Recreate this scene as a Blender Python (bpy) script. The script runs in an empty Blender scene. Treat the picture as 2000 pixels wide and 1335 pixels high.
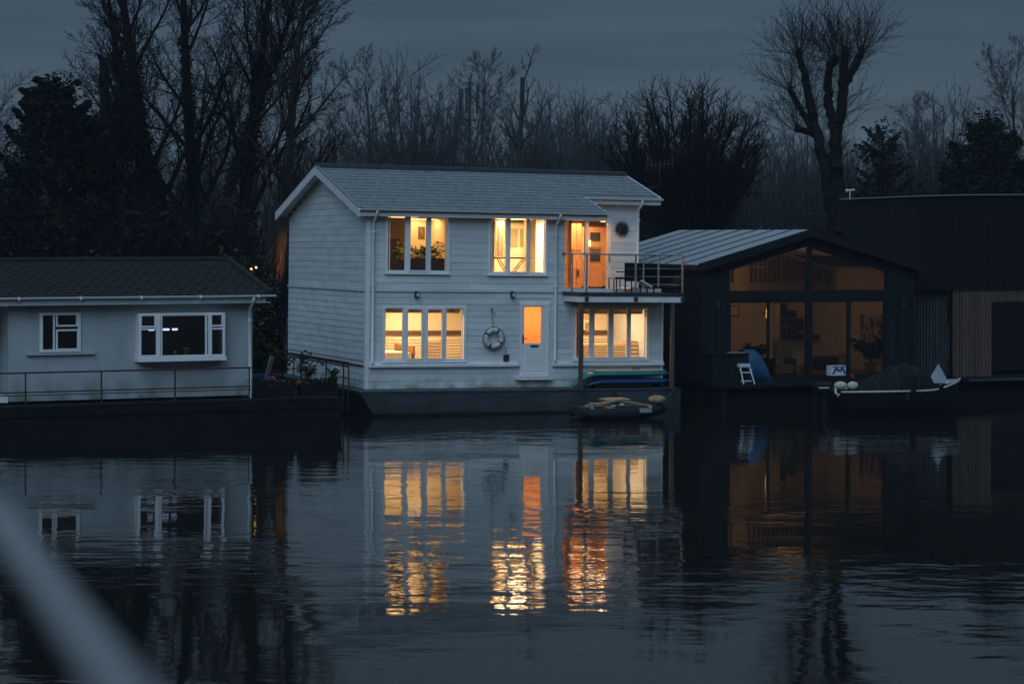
import bpy, math, random
import numpy as np
from mathutils import Matrix, Vector
R = math.radians
scene = bpy.context.scene
col = scene.collection

# ------------------------------------------------------------------ camera
FPX, YH, CH, ROLL = 4200.0, 490.0, 4.8, 0.0045      # focal length in photo pixels, horizon row, eye height, roll
cam = bpy.data.cameras.new('camera'); cam_o = bpy.data.objects.new('camera', cam); col.objects.link(cam_o)
cam.sensor_width = 36; cam.lens = FPX / 2000 * 36; cam.shift_y = -(667.5 - YH) / 2000
cam.clip_start = .05; cam.clip_end = 3000
cam.dof.use_dof = True; cam.dof.focus_distance = 63; cam.dof.aperture_fstop = 2.5
cam_o.matrix_world = Matrix.Translation((0, 0, CH)) @ Matrix.Rotation(R(90), 4, 'X') @ Matrix.Rotation(ROLL, 4, 'Z')
scene.camera = cam_o
# ------------------------------------------------------------------ sky
SUN_EL, SUN_AZ = 38, 196          # the brighter, clouded western sky is behind the viewer
w = bpy.data.worlds.new('World'); scene.world = w; w.use_nodes = True
nt = w.node_tree; nt.nodes.clear()
def N(t, k, **kw):
    n = t.nodes.new(k)
    for a, b in kw.items(): setattr(n, a, b)
    return n
out = N(nt, 'ShaderNodeOutputWorld'); bg = N(nt, 'ShaderNodeBackground'); nt.links.new(bg.outputs[0], out.inputs[0])
sky = N(nt, 'ShaderNodeTexSky', sky_type='NISHITA', sun_disc=False, sun_elevation=R(4), sun_rotation=R(SUN_AZ), air_density=1.0, dust_density=2.0, ozone_density=4.0)
tc = N(nt, 'ShaderNodeTexCoord'); sep = N(nt, 'ShaderNodeSeparateXYZ'); nt.links.new(tc.outputs['Generated'], sep.inputs[0])
ramp = N(nt, 'ShaderNodeValToRGB'); nt.links.new(sep.outputs['Z'], ramp.inputs[0])   # an overcast sky: zenith about three times the horizon
e = ramp.color_ramp.elements
e[0].position = 0; e[0].color = (.064, .090, .116, 1); e[1].position = 1; e[1].color = (.27, .41, .60, 1)
for p_, c_ in ((.05, (.060, .086, .115, 1)), (.12, (.043, .066, .096, 1)), (.22, (.092, .122, .155, 1)), (.45, (.15, .205, .275, 1))):
    q = ramp.color_ramp.elements.new(p_); q.color = c_
mp = N(nt, 'ShaderNodeMapping'); mp.inputs['Scale'].default_value = (2.2, 2.2, 26); mp.inputs['Rotation'].default_value = (.02, .012, 0)
nt.links.new(tc.outputs['Generated'], mp.inputs[0])
ns = N(nt, 'ShaderNodeTexNoise'); ns.inputs['Scale'].default_value = 2.4; ns.inputs['Detail'].default_value = 5; ns.inputs['Roughness'].default_value = .5
nt.links.new(mp.outputs[0], ns.inputs[0])
mr = N(nt, 'ShaderNodeMapRange'); mr.inputs[1].default_value = .3; mr.inputs[2].default_value = .7; mr.inputs[3].default_value = .78; mr.inputs[4].default_value = 1.17
nt.links.new(ns.outputs[0], mr.inputs[0])
mul = N(nt, 'ShaderNodeMix', data_type='RGBA', blend_type='MULTIPLY'); mul.inputs[0].default_value = 1
nt.links.new(ramp.outputs[0], mul.inputs[6]); nt.links.new(mr.outputs[0], mul.inputs[7])
sc_ = N(nt, 'ShaderNodeMix', data_type='RGBA', blend_type='MULTIPLY'); sc_.inputs[0].default_value = 1; sc_.inputs[7].default_value = (.01, .01, .01, 1)
nt.links.new(sky.outputs[0], sc_.inputs[6])
ad = N(nt, 'ShaderNodeMix', data_type='RGBA', blend_type='ADD'); ad.inputs[0].default_value = 1
nt.links.new(mul.outputs[2], ad.inputs[6]); nt.links.new(sc_.outputs[2], ad.inputs[7])
nt.links.new(ad.outputs[2], bg.inputs[0]); bg.inputs[1].default_value = 1.0
# the last light of the clouded west, very soft
sl = bpy.data.lights.new('sun', 'SUN'); sl.energy = 1.0; sl.angle = R(50); sl.color = (.51, .76, 1.0)
so = bpy.data.objects.new('sun', sl); col.objects.link(so)
az = R(SUN_AZ); dv = Vector((math.sin(az) * math.cos(R(SUN_EL)), math.cos(az) * math.cos(R(SUN_EL)), math.sin(R(SUN_EL))))
so.rotation_euler = dv.to_track_quat('Z', 'Y').to_euler()
scene.view_settings.view_transform = 'Standard'; scene.view_settings.look = 'None'
scene.view_settings.exposure = 0; scene.view_settings.gamma = 1; scene.view_settings.use_curve_mapping = False
scene.render.engine = 'CYCLES'
cy = scene.cycles; cy.use_denoising = True; cy.max_bounces = 8; cy.diffuse_bounces = 3; cy.glossy_bounces = 4; cy.transparent_max_bounces = 16
cy.transmission_bounces = 4; cy.volume_bounces = 0; cy.caustics_reflective = False; cy.caustics_refractive = False; cy.sample_clamp_indirect = 4

# ------------------------------------------------------------------ materials
def mat(name, c, rough=.6, c2=None, scale=4, stretch=(1, 1, 1), bump=0, bscale=None, metal=0, spec=.5, rnd=0, emit=0, detail=5, contrast=(.35, .65)):
    m = bpy.data.materials.new(name); m.use_nodes = True; t = m.node_tree; b = t.nodes['Principled BSDF']
    b.inputs['Roughness'].default_value = rough; b.inputs['Metallic'].default_value = metal; b.inputs['Specular IOR Level'].default_value = spec
    co = N(t, 'ShaderNodeTexCoord'); mp = N(t, 'ShaderNodeMapping'); mp.inputs['Scale'].default_value = stretch; t.links.new(co.outputs['Object'], mp.inputs[0])
    c2 = c2 or tuple(x * .78 for x in c)
    n = N(t, 'ShaderNodeTexNoise'); n.inputs['Scale'].default_value = scale; n.inputs['Detail'].default_value = detail; t.links.new(mp.outputs[0], n.inputs[0])
    r = N(t, 'ShaderNodeMapRange'); r.inputs[1].default_value = contrast[0]; r.inputs[2].default_value = contrast[1]; t.links.new(n.outputs[0], r.inputs[0])
    x = N(t, 'ShaderNodeMix', data_type='RGBA'); x.inputs[6].default_value = (*c, 1); x.inputs[7].default_value = (*c2, 1); t.links.new(r.outputs[0], x.inputs[0])
    res = x.outputs[2]
    if rnd:
        oi = N(t, 'ShaderNodeObjectInfo'); rr = N(t, 'ShaderNodeMapRange'); rr.inputs[3].default_value = 1 - rnd; rr.inputs[4].default_value = 1 + rnd * .4
        t.links.new(oi.outputs['Random'], rr.inputs[0])
        y = N(t, 'ShaderNodeMix', data_type='RGBA', blend_type='MULTIPLY'); y.inputs[0].default_value = 1
        t.links.new(res, y.inputs[6]); t.links.new(rr.outputs[0], y.inputs[7]); res = y.outputs[2]
    t.links.new(res, b.inputs['Base Color'])
    if bump:
        bn = N(t, 'ShaderNodeTexNoise'); bn.inputs['Scale'].default_value = bscale or scale * 6; bn.inputs['Detail'].default_value = 4; t.links.new(mp.outputs[0], bn.inputs[0])
        bb = N(t, 'ShaderNodeBump'); bb.inputs['Strength'].default_value = bump; bb.inputs['Distance'].default_value = .02
        t.links.new(bn.outputs[0], bb.inputs['Height']); t.links.new(bb.outputs[0], b.inputs['Normal'])
    if emit:
        b.inputs['Emission Color'].default_value = (*c, 1); b.inputs['Emission Strength'].default_value = emit
    return m
def glass(name, tint=(1, 1, 1), refl=.5):
    m = bpy.data.materials.new(name); m.use_nodes = True; t = m.node_tree; t.nodes.clear()
    o = N(t, 'ShaderNodeOutputMaterial'); mx = N(t, 'ShaderNodeMixShader'); tr = N(t, 'ShaderNodeBsdfTransparent'); gl = N(t, 'ShaderNodeBsdfGlossy')
    tr.inputs[0].default_value = (*tint, 1); gl.inputs['Roughness'].default_value = .02
    fr = N(t, 'ShaderNodeFresnel'); fr.inputs[0].default_value = 1.45
    k = N(t, 'ShaderNodeMath', operation='MULTIPLY'); k.inputs[1].default_value = refl; t.links.new(fr.outputs[0], k.inputs[0])
    t.links.new(k.outputs[0], mx.inputs[0]); t.links.new(tr.outputs[0], mx.inputs[1]); t.links.new(gl.outputs[0], mx.inputs[2]); t.links.new(mx.outputs[0], o.inputs[0])
    return m
def frosted(name, c):
    m = bpy.data.materials.new(name); m.use_nodes = True; t = m.node_tree; t.nodes.clear()
    o = N(t, 'ShaderNodeOutputMaterial'); mx = N(t, 'ShaderNodeMixShader'); tr = N(t, 'ShaderNodeBsdfTranslucent'); gl = N(t, 'ShaderNodeBsdfGlossy')
    tr.inputs[0].default_value = (*c, 1); gl.inputs['Roughness'].default_value = .25; mx.inputs[0].default_value = .05
    t.links.new(tr.outputs[0], mx.inputs[1]); t.links.new(gl.outputs[0], mx.inputs[2]); t.links.new(mx.outputs[0], o.inputs[0])
    return m
M = dict(
    siding=mat('white_painted_boards', (.70, .72, .73), .55, (.56, .60, .60), 1.2, (.5, 1, 3), .25, 30, rnd=.09),
    white=mat('white_gloss_paint', (.80, .80, .80), .35, (.70, .71, .70), 3, rnd=.04),
    upvc=mat('white_plastic', (.82, .82, .82), .3, (.76, .77, .76), 5),
    slate=mat('grey_slate', (.20, .215, .235), .5, (.13, .145, .16), 5, (1, 1, 1), .4, 40),
    ridge=mat('black_ridge_tile', (.015, .016, .018), .7),
    hull=mat('dark_blue_steel_hull', (.045, .06, .075), .5, (.025, .034, .04), 1.6, (.6, 1, 2.5), .3, 12),
    render=mat('grey_blue_render', (.41, .45, .475), .85, (.33, .37, .385), 1.3, (1.6, 1.6, .4), .5, 70),
    bfascia=mat('pale_fascia_paint', (.50, .53, .55), .45),
    tile=mat('brown_black_tile', (.028, .026, .025), .8, (.016, .015, .015), 6, bump=.5, spec=.15),
    black=mat('tarred_black_steel', (.010, .010, .011), .7, (.006, .006, .007), 3, bump=.3, spec=.15),
    redrail=mat('dark_red_oxide_paint', (.045, .014, .012), .6),
    char=mat('charred_timber', (.016, .022, .024), .75, (.010, .013, .015), 5, (6, 6, .4), .4, 30, rnd=.3, spec=.15),
    charframe=mat('black_aluminium', (.011, .014, .016), .5, spec=.2),
    zinc=mat('zinc_roof_sheet', (.36, .385, .41), .42, (.30, .325, .35), 2.5, metal=.25, rnd=.08),
    larch=mat('weathered_larch', (.125, .078, .052), .8, (.06, .04, .03), 4, (8, 8, .5), .4, 30, rnd=.3),
    greyslat=mat('grey_weathered_slat', (.05, .055, .06), .8, (.03, .034, .038), 4, (8, 8, .5), rnd=.3),
    steel=mat('brushed_stainless_steel', (.55, .57, .60), .3, metal=.9),
    darkmetal=mat('dark_metal', (.03, .032, .035), .5),
    post=mat('brown_stained_post', (.10, .07, .05), .7, (.06, .045, .035), 5, (5, 5, .6)),
    decking=mat('wet_dark_decking', (.05, .042, .038), .35, (.03, .027, .026), 5, (1, 8, 1)),
    cream=mat('cream_interior_paint', (.82, .71, .50), .8, (.77, .66, .46), 2),
    olive=mat('olive_interior_paint', (.42, .34, .16), .8, (.38, .31, .15), 2),
    orange=mat('honey_pine', (.66, .31, .115), .55, (.54, .24, .085), 3, (5, 5, .5), rnd=.1),
    floor=mat('oak_floor', (.32, .19, .09), .5, (.24, .14, .07), 3, (1, 8, 1)),
    brownwood=mat('brown_wood', (.13, .065, .03), .55, (.09, .045, .02), 4, (1, 6, 6)),
    darkcloth=mat('dark_brown_upholstery', (.07, .045, .03), .9),
    creamcloth=mat('cream_curtain_cloth', (.86, .74, .52), .9, (.8, .68, .47), 3, (8, 8, .4)),
    leaf=mat('house_plant_leaf', (.10, .15, .025), .5, (.06, .10, .02), 6),
    pot=mat('terracotta_pot', (.30, .13, .07), .8),
    whitepot=mat('white_ceramic', (.75, .73, .70), .3),
    picture=mat('brown_print', (.16, .10, .05), .7, (.30, .2, .1), 7),
    collage=mat('red_white_canvas', (.55, .52, .50), .7, (.22, .07, .06), 3.2, detail=2, contrast=(.45, .58)),
    bulb=mat('warm_lamp_glass', (1.0, .60, .24), .4, emit=3),
    led=mat('blue_white_led', (.45, .55, 1.0), .4, emit=3.5),
    dimbulb=mat('dim_lamp_glass', (1.0, .55, .2), .4, emit=2.0),
    buoy=mat('weathered_white_lifebuoy', (.66, .65, .62), .6, (.5, .5, .48), 8),
    rope=mat('dark_rope', (.06, .06, .06), .9),
    teal=mat('teal_board_skin', (.03, .25, .23), .35, (.025, .2, .19), 3),
    boardcream=mat('cream_deck_pad', (.62, .52, .34), .6),
    blue=mat('blue_board_skin', (.012, .07, .19), .35, (.01, .05, .15), 3),
    bluetarp=mat('blue_tarpaulin', (.012, .09, .18), .45, (.008, .06, .13), 3, bump=.5, bscale=9),
    rubber=mat('dark_grey_rubber', (.016, .018, .021), .5, (.011, .012, .015), 5, spec=.15),
    tan=mat('tan_canvas', (.42, .26, .13), .8, (.30, .18, .09), 6),
    plank=mat('pale_sawn_plank', (.45, .32, .2), .7, (.34, .23, .14), 4, (1, 7, 7), rnd=.2),
    alu=mat('white_aluminium', (.72, .74, .76), .35),
    boatwhite=mat('white_gelcoat', (.48, .50, .50), .35, (.38, .40, .40), 4),
    boathull=mat('black_boat_hull', (.010, .011, .013), .4, spec=.2),
    cover=mat('black_boat_cover', (.008, .009, .011), .7, (.005, .006, .007), 2, bump=.5, bscale=6, spec=.15),
    fender=mat('cream_fender', (.46, .44, .36), .45, (.5, .47, .38), 6),
    printblue=mat('blue_print', (.03, .08, .24), .5),
    red=mat('red_plastic', (.10, .012, .010), .5),
    pink=mat('pink_petal', (.42, .10, .28), .6),
    petal=mat('white_petal', (.8, .8, .74), .6),
    shrub=mat('dark_shrub_leaf', (.022, .036, .017), .6, (.012, .02, .010), 3, spec=.15),
    yellowleaf=mat('olive_green_leaf', (.055, .065, .015), .6, (.03, .04, .012), 3),
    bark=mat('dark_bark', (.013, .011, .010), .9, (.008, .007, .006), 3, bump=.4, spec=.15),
    hazebark=mat('hazed_bark', (.034, .035, .035), .9, (.022, .023, .023), 3),  # bark of the far trees, paler than the near bark: haze put into the colour
    litbark=mat('lamplit_bark', (.030, .022, .015), .9, (.014, .011, .008), 6, (3, 3, .6), .8, 14),  # lighter, browner copy of the dark bark, with lamplight put into the colour
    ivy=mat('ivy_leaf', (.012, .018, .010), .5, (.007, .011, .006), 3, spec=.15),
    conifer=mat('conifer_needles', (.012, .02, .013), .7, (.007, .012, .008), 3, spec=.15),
    earth=mat('dark_bank_earth', (.015, .014, .011), .95, (.010, .010, .007), 1.0, bump=.6),
    concrete=mat('grey_concrete', (.25, .25, .25), .85),
    railpaint=mat('grey_painted_rail', (.20, .205, .205), .5, (.17, .175, .175), 20),
    mirror=mat('black_sun_frame', (.012, .011, .012), .5),
    glass=glass('window_glass'), dglass=glass('tinted_glass', (.74, .72, .72), .8), frost=frosted('frosted_glass', (.95, .70, .42)),
)

def weather(m, c, z0, z1, scale, lo=.38, hi=.62):      # growth and grime with its own patchy shape along a waterline
    t = m.node_tree; b = t.nodes['Principled BSDF']; src = b.inputs['Base Color'].links[0].from_socket
    co = N(t, 'ShaderNodeTexCoord'); sp = N(t, 'ShaderNodeSeparateXYZ'); t.links.new(co.outputs['Object'], sp.inputs[0])
    r = N(t, 'ShaderNodeMapRange'); r.inputs[1].default_value = z1; r.inputs[2].default_value = z0; t.links.new(sp.outputs['Z'], r.inputs[0])
    n = N(t, 'ShaderNodeTexNoise'); n.inputs['Scale'].default_value = scale; n.inputs['Detail'].default_value = 6; t.links.new(co.outputs['Object'], n.inputs[0])
    k = N(t, 'ShaderNodeMapRange'); k.inputs[1].default_value = lo; k.inputs[2].default_value = hi; t.links.new(n.outputs[0], k.inputs[0])
    f = N(t, 'ShaderNodeMath', operation='MULTIPLY'); t.links.new(r.outputs[0], f.inputs[0]); t.links.new(k.outputs[0], f.inputs[1])
    x = N(t, 'ShaderNodeMix', data_type='RGBA'); t.links.new(f.outputs[0], x.inputs[0]); t.links.new(src, x.inputs[6]); x.inputs[7].default_value = (*c, 1); t.links.new(x.outputs[2], b.inputs['Base Color'])
weather(M['siding'], (.20, .24, .16), .72, 1.15, 2.2); weather(M['hull'], (.03, .036, .018), .08, .34, 3.0, .3, .55); weather(M['render'], (.17, .20, .16), .9, 1.5, 2.0)
# ------------------------------------------------------------------ mesh helpers
class MB:
    def __init__(s): s.v = []; s.f = []
    def add(s, vs, fs):
        o = len(s.v); s.v += [tuple(x) for x in vs]; s.f += [tuple(i + o for i in f) for f in fs]; return s
    def box(s, a, b):
        x0, y0, z0 = (min(p, q) for p, q in zip(a, b)); x1, y1, z1 = (max(p, q) for p, q in zip(a, b))
        return s.add([(x0, y0, z0), (x1, y0, z0), (x1, y1, z0), (x0, y1, z0), (x0, y0, z1), (x1, y0, z1), (x1, y1, z1), (x0, y1, z1)],
                     [(3, 2, 1, 0), (4, 5, 6, 7), (0, 1, 5, 4), (1, 2, 6, 5), (2, 3, 7, 6), (3, 0, 4, 7)])
    def loft(s, rings, cap=True, closed=True):
        n = len(rings[0]); vs = [p for r in rings for p in r]; fs = []
        for k in range(len(rings) - 1):
            for i in range(n if closed else n - 1):
                j = (i + 1) % n; fs.append((k * n + i, k * n + j, (k + 1) * n + j, (k + 1) * n + i))
        if cap: fs += [tuple(range(n))[::-1], tuple(range((len(rings) - 1) * n, len(rings) * n))]
        return s.add(vs, fs)
    def prism(s, poly, fn, a, b):                     # poly of 2D points, fn(p, t) -> 3D
        return s.loft([[fn(p, a) for p in poly], [fn(p, b) for p in poly]])
    def tube(s, pts, r, n=8, closed=False):
        pts = [Vector(p) for p in pts]; m = len(pts); rs = r if isinstance(r, (list, tuple)) else [r] * m
        rings = []; up = Vector((0, 0, 1)); side = None
        for i in range(m):
            if closed: t = pts[(i + 1) % m] - pts[i - 1]
            else: t = pts[min(i + 1, m - 1)] - pts[max(i - 1, 0)]
            t.normalize()
            if side is None: side = t.cross(up if abs(t.z) < .95 else Vector((1, 0, 0)))
            side = (side - t * side.dot(t)).normalized(); bi = t.cross(side)
            rings.append([pts[i] + (side * math.cos(2 * math.pi * k / n) + bi * math.sin(2 * math.pi * k / n)) * rs[i] for k in range(n)])
        if closed: rings.append(rings[0])
        return s.loft(rings, cap=not closed)
    def lathe(s, prof, c=(0, 0, 0), n=16):
        return s.loft([[(c[0] + r * math.cos(2 * math.pi * k / n), c[1] + r * math.sin(2 * math.pi * k / n), c[2] + z) for k in range(n)] for r, z in prof])
    def ball(s, c, r, n=10, m=6):
        r = r if isinstance(r, (tuple, list)) else (r, r, r)
        return s.loft([[(c[0] + r[0] * math.sin(math.pi * (j + .02) / (m + .04)) * math.cos(2 * math.pi * k / n), c[1] + r[1] * math.sin(math.pi * (j + .02) / (m + .04)) * math.sin(2 * math.pi * k / n),
                         c[2] - r[2] * math.cos(math.pi * j / m)) for k in range(n)] for j in range(m + 1)])
    def build(s, name, material, parent=None, smooth=False):
        me = bpy.data.meshes.new(name); me.from_pydata([tuple(v) for v in s.v], [], s.f); me.validate(); me.update()
        if smooth: me.polygons.foreach_set('use_smooth', [True] * len(me.polygons))
        return link(name, me, material, parent)
def link(name, me, material, parent=None):
    if material is not None and not me.materials: me.materials.append(M[material] if isinstance(material, str) else material)
    o = bpy.data.objects.new(name, me); col.objects.link(o)
    if parent is not None: o.parent = parent
    return o
def tag(o, label=None, cat=None, group=None, kind=None):
    if label: o['label'] = label
    if cat: o['category'] = cat
    if group: o['group'] = group
    if kind: o['kind'] = kind
    return o
def empty(name, mtx, label, cat, group=None):
    o = bpy.data.objects.new(name, None); col.objects.link(o); o.matrix_world = mtx if isinstance(mtx, Matrix) else Matrix.Translation(mtx)
    return tag(o, label, cat, group)
def fix_normals(o):
    import bmesh
    bm = bmesh.new(); bm.from_mesh(o.data); bmesh.ops.recalc_face_normals(bm, faces=bm.faces); bm.to_mesh(o.data); bm.free(); return o

# ------------------------------------------------------------------ frames: a pixel of the photograph seen as a point on a known plane of a building
def ray(px, py):
    x, y = (px - 1000) / FPX, (py - YH) / FPX
    return Vector((x + ROLL * y, 1, -(y - ROLL * x)))
class Frame:
    def __init__(s, X, Y, yaw, roll=0, pitch=0):
        s.m = Matrix.Translation((X, Y, 0)) @ Matrix.Rotation(yaw, 4, 'Z') @ Matrix.Rotation(roll, 4, 'Y') @ Matrix.Rotation(pitch, 4, 'X')
        s.i = s.m.inverted(); s.o = s.i @ Vector((0, 0, CH))
    def on(s, axis, val, px, py):
        d = s.i.to_3x3() @ ray(px, py); t = (val - s.o[axis]) / d[axis]; return s.o + d * t
    def v(s, px, py, v=0): p = s.on(1, v, px, py); return p.x, p.z          # on a plane parallel to the front
    def u(s, px, py, u=0): p = s.on(0, u, px, py); return p.y, p.z          # on a plane parallel to the side
    def z(s, px, py, z=0): p = s.on(2, z, px, py); return p.x, p.y
    def w(s, p): return s.m @ Vector(p)
def at(px, py, Y):
    d = ray(px, py); return Vector((0, 0, CH)) + d * Y
def wall_cells(mb, u0, u1, z0, z1, holes, fn):
    us = sorted({u0, u1, *[h[0] for h in holes], *[h[1] for h in holes]}); zs = sorted({z0, z1, *[h[2] for h in holes], *[h[3] for h in holes]})
    us = [x for x in us if u0 <= x <= u1]; zs = [x for x in zs if z0 <= x <= z1]
    for a, b in zip(us, us[1:]):
        for c, d in zip(zs, zs[1:]):
            m, n = (a + b) / 2, (c + d) / 2
            if not any(h[0] < m < h[1] and h[2] < n < h[3] for h in holes): fn(mb, a, b, c, d)
def spans(u0, u1, z0, z1, holes):
    r = [(u0, u1)]
    for h in holes:
        if h[2] < z1 - .02 and h[3] > z0 + .02:
            r = [q for a, b in r for q in ((a, min(b, h[0])), (max(a, h[1]), b)) if q[1] - q[0] > .015]
    return r

# ================================================================== water, bank
def build_water():
    me = bpy.data.meshes.new('river_water')
    me.from_pydata([(-400, -60, 0), (400, -60, 0), (400, 110, 0), (-400, 110, 0)], [], [(0, 1, 2, 3)])
    m = bpy.data.materials.new('river_water'); m.use_nodes = True; t = m.node_tree; b = t.nodes['Principled BSDF']
    b.inputs['Base Color'].default_value = (.010, .010, .008, 1); b.inputs['Roughness'].default_value = .03; b.inputs['IOR'].default_value = 1.333; b.inputs['Specular IOR Level'].default_value = .44
    co = N(t, 'ShaderNodeTexCoord')
    def noise(scale, stretch, detail=2, rot=0):
        mp = N(t, 'ShaderNodeMapping'); mp.inputs['Scale'].default_value = stretch; mp.inputs['Rotation'].default_value = (0, 0, rot); t.links.new(co.outputs['Object'], mp.inputs[0])
        n = N(t, 'ShaderNodeTexNoise'); n.inputs['Scale'].default_value = scale; n.inputs['Detail'].default_value = detail; n.inputs['Roughness'].default_value = .45; t.links.new(mp.outputs[0], n.inputs[0]); return n.outputs[0]
    def math_(op, a, b_):
        k = N(t, 'ShaderNodeMath', operation=op)
        for i, q in enumerate((a, b_)):
            if isinstance(q, (int, float)): k.inputs[i].default_value = q
            else: t.links.new(q, k.inputs[i])
        return k.outputs[0]
    big = noise(.09, (.55, 1.3, 1), 3, .1); mr = N(t, 'ShaderNodeMapRange'); mr.inputs[1].default_value = .42; mr.inputs[2].default_value = .62; mr.inputs[3].default_value = .25; mr.inputs[4].default_value = 1.9
    t.links.new(big, mr.inputs[0])                       # calm lanes and breeze-ruffled patches
    h = math_('ADD', math_('MULTIPLY', noise(1.3, (.5, 1.0, 1), 2, .12), .9), math_('ADD', math_('MULTIPLY', noise(3.6, (.55, 1.0, 1), 2, -.1), .30), math_('MULTIPLY', noise(8.0, (.6, 1.0, 1), 2, .2), .09)))
    h = math_('MULTIPLY', h, mr.outputs[0])
    h = math_('ADD', h, math_('MULTIPLY', noise(.33, (.6, 1.0, 1), 1, .3), .9))
    bp = N(t, 'ShaderNodeBump'); bp.inputs['Strength'].default_value = 1; bp.inputs['Distance'].default_value = .0125
    t.links.new(h, bp.inputs['Height']); t.links.new(bp.outputs[0], b.inputs['Normal'])
    tag(link('river_water', me, m), 'dark calm river reflecting the lit windows', None, None, 'structure')
build_water()
rng = random.Random(5)
g = MB(); xs = [-420, -160, -80, -50] + [-45 + 3 * i for i in range(32)] + [60, 90, 180, 420]; rows = []
for j, (Y, Z) in enumerate(((72, -1.2), (76.5, -.3), (77.6, .6), (80, 1.0), (95, 1.3), (140, 2.0), (230, 3.2), (900, 9))):
    rows.append([(x, Y + (rng.uniform(-.4, .4) if j < 4 else 0), Z + rng.uniform(-.1, .1)) for x in xs])
g.loft(rows, cap=False, closed=False)
tag(g.build('river_bank', 'earth', smooth=True), 'dark earth bank behind the houseboats', None, None, 'structure')

# ================================================================== main white houseboat
H = Frame(-4.27, 62.8, .378, .0085, 0)
W, L = 8.33, 9.57
ZB, ZD, ZE = .745, 3.63, 5.86
house = empty('white_houseboat', H.m, 'white boarded two storey houseboat with slate roof and glowing orange windows', 'houseboat')
def hp(mb, name, m, parent=house, smooth=False): return mb.build(name, m, parent, smooth)
VR = 1.85                                              # depth of the balcony recess
def rect(F, x0, x1, y0, y1, v=0):
    a = F.v(x0, (y0 + y1) / 2, v)[0]; b = F.v(x1, (y0 + y1) / 2, v)[0]; m = (x0 + x1) / 2
    return a, b, F.v(m, y1, v)[1], F.v(m, y0, v)[1]
WIN = dict(
    ul=((755, 875, 419, 531), [(761, 791), (800, 832), (841, 870)], (1,)),
    um=((955, 1066, 421, 534), [(960, 988), (995, 1027), (1034, 1062)], (1,)),
    ll=((748, 907, 600, 703), [(752, 786), (795, 823), (834, 862), (871, 902)], (1, 2)),
    lr=((1120, 1264, 600, 700), [(1125, 1151), (1159, 1187), (1196, 1223), (1231, 1259)], (1, 2)))
HOLE = {k: rect(H, *a[0]) for k, a in WIN.items()}
DOOR = rect(H, 1016, 1070, 594, 735)
UC = H.v(1103, 500, 0)[0]                              # where the front wall stops beside the balcony
holes = [*HOLE.values(), DOOR, (UC, L + 1, ZD + .1, ZE + 1)]
wl = MB(); wall_cells(wl, 0.05, L - .05, ZB, ZE, holes, lambda mb, a, b, c, d: mb.box((a, .004, c), (b, .14, d)))
front_wall = hp(wl, 'front_wall', 'white')
ZS = H.v(900, 711)[1]
def board_profile(F0, out, a, b, z0, z1, name, wallpart, axis):
    # lapped board: thin at the top edge, proud at the bottom, with a shadow gap below
    j = rng.uniform(-.003, .003); poly = [(0, z0 + .006), (.019 + j, z0 + .006), (.021 + j, z0 + .014), (.011, z1 + .004), (0, z1 + .004)]
    mb = MB()
    if axis == 'u': mb.prism(poly, lambda p, t: (t, out - p[0], p[1]), a, b)
    elif axis == 'l': mb.prism(poly, lambda p, t: (out - p[0], t, p[1]), a, b)
    else: mb.prism(poly, lambda p, t: (out + p[0], t, p[1]), a, b)
    return fix_normals(mb.build(name, 'siding', wallpart))
ST = .192
def rows_between(z0, z1):
    n = max(1, round((z1 - z0) / ST)); s = (z1 - z0) / n
    return [(z0 + i * s, z0 + (i + 1) * s) for i in range(n)]
ROWS = rows_between(ZB, ZS - .07) + rows_between(ZS + .10, ZD - .03) + rows_between(ZD + .03, ZE)
for z0, z1 in ROWS:
    for a, b in spans(.09, L - .06, z0, z1, [(h[0] - .05, h[1] + .05, h[2] - .05, h[3] + .05) for h in HOLE.values()] + [(DOOR[0] - .05, DOOR[1] + .05, DOOR[2], DOOR[3] + .05), (UC, L + 1, ZD + .1, ZE + 1)]):
        k = (a + b) / 2
        if b - a > 4:                                     # long runs are butted from two lengths
            c = a + (b - a) * rng.uniform(.35, .65)
            board_profile(H, 0, a, c - .002, z0, z1, 'siding_board', front_wall, 'u'); board_profile(H, 0, c + .002, b, z0, z1, 'siding_board', front_wall, 'u')
        else: board_profile(H, 0, a, b, z0, z1, 'siding_board', front_wall, 'u')
# left gable wall
ZR = H.v(627, 326, W / 2)[1]
ra = MB(); ra.prism([(.004, ZB), (W, ZB), (W, ZE), (W / 2, ZR - .1), (.004, ZE)], lambda p, t: (t, p[0], p[1]), .004, .14); side_wall = fix_normals(hp(ra, 'gable_wall', 'white'))
for z0, z1 in ROWS + rows_between(ZE, ZR - .12):
    d = max(0, (z0 + z1) / 2 - ZE) / (ZR - ZE) * (W / 2)
    if W - 2 * d > .25: board_profile(H, 0, .09 + d, W - .02 - d, z0, z1, 'siding_board', side_wall, 'l')
# recessed wall beside the balcony, right and back walls
SD = rect(H, 1090, 1189, 428, 569, VR)
ZVR = ZR - (ZR - H.v(900, 411, -.34)[1]) / (W / 2 + .34) * (W / 2 - VR) - .16
rw = MB(); wall_cells(rw, UC, L - .05, ZD + .12, ZVR, [SD], lambda mb, a, b, c, d: mb.box((a, VR + .004, c), (b, VR + .14, d))); rec_wall = hp(rw, 'balcony_wall', 'white')
for z0, z1 in rows_between(ZD + .12, ZVR):
    for a, b in spans(UC + .02, L - .06, z0, z1, [(SD[0] - .05, SD[1] + .05, SD[2], SD[3] + .05)]): board_profile(H, VR, a, b, z0, z1, 'siding_board', rec_wall, 'u')
mb = MB().box((L - .14, 0.004, ZB), (L, W, ZD)).box((L - .14, VR + .14, ZD), (L, W, ZE)); hp(mb, 'right_wall', 'siding')
hp(MB().box((.14, W - .14, ZB), (L - .14, W, ZE)), 'back_wall', 'siding')
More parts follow.
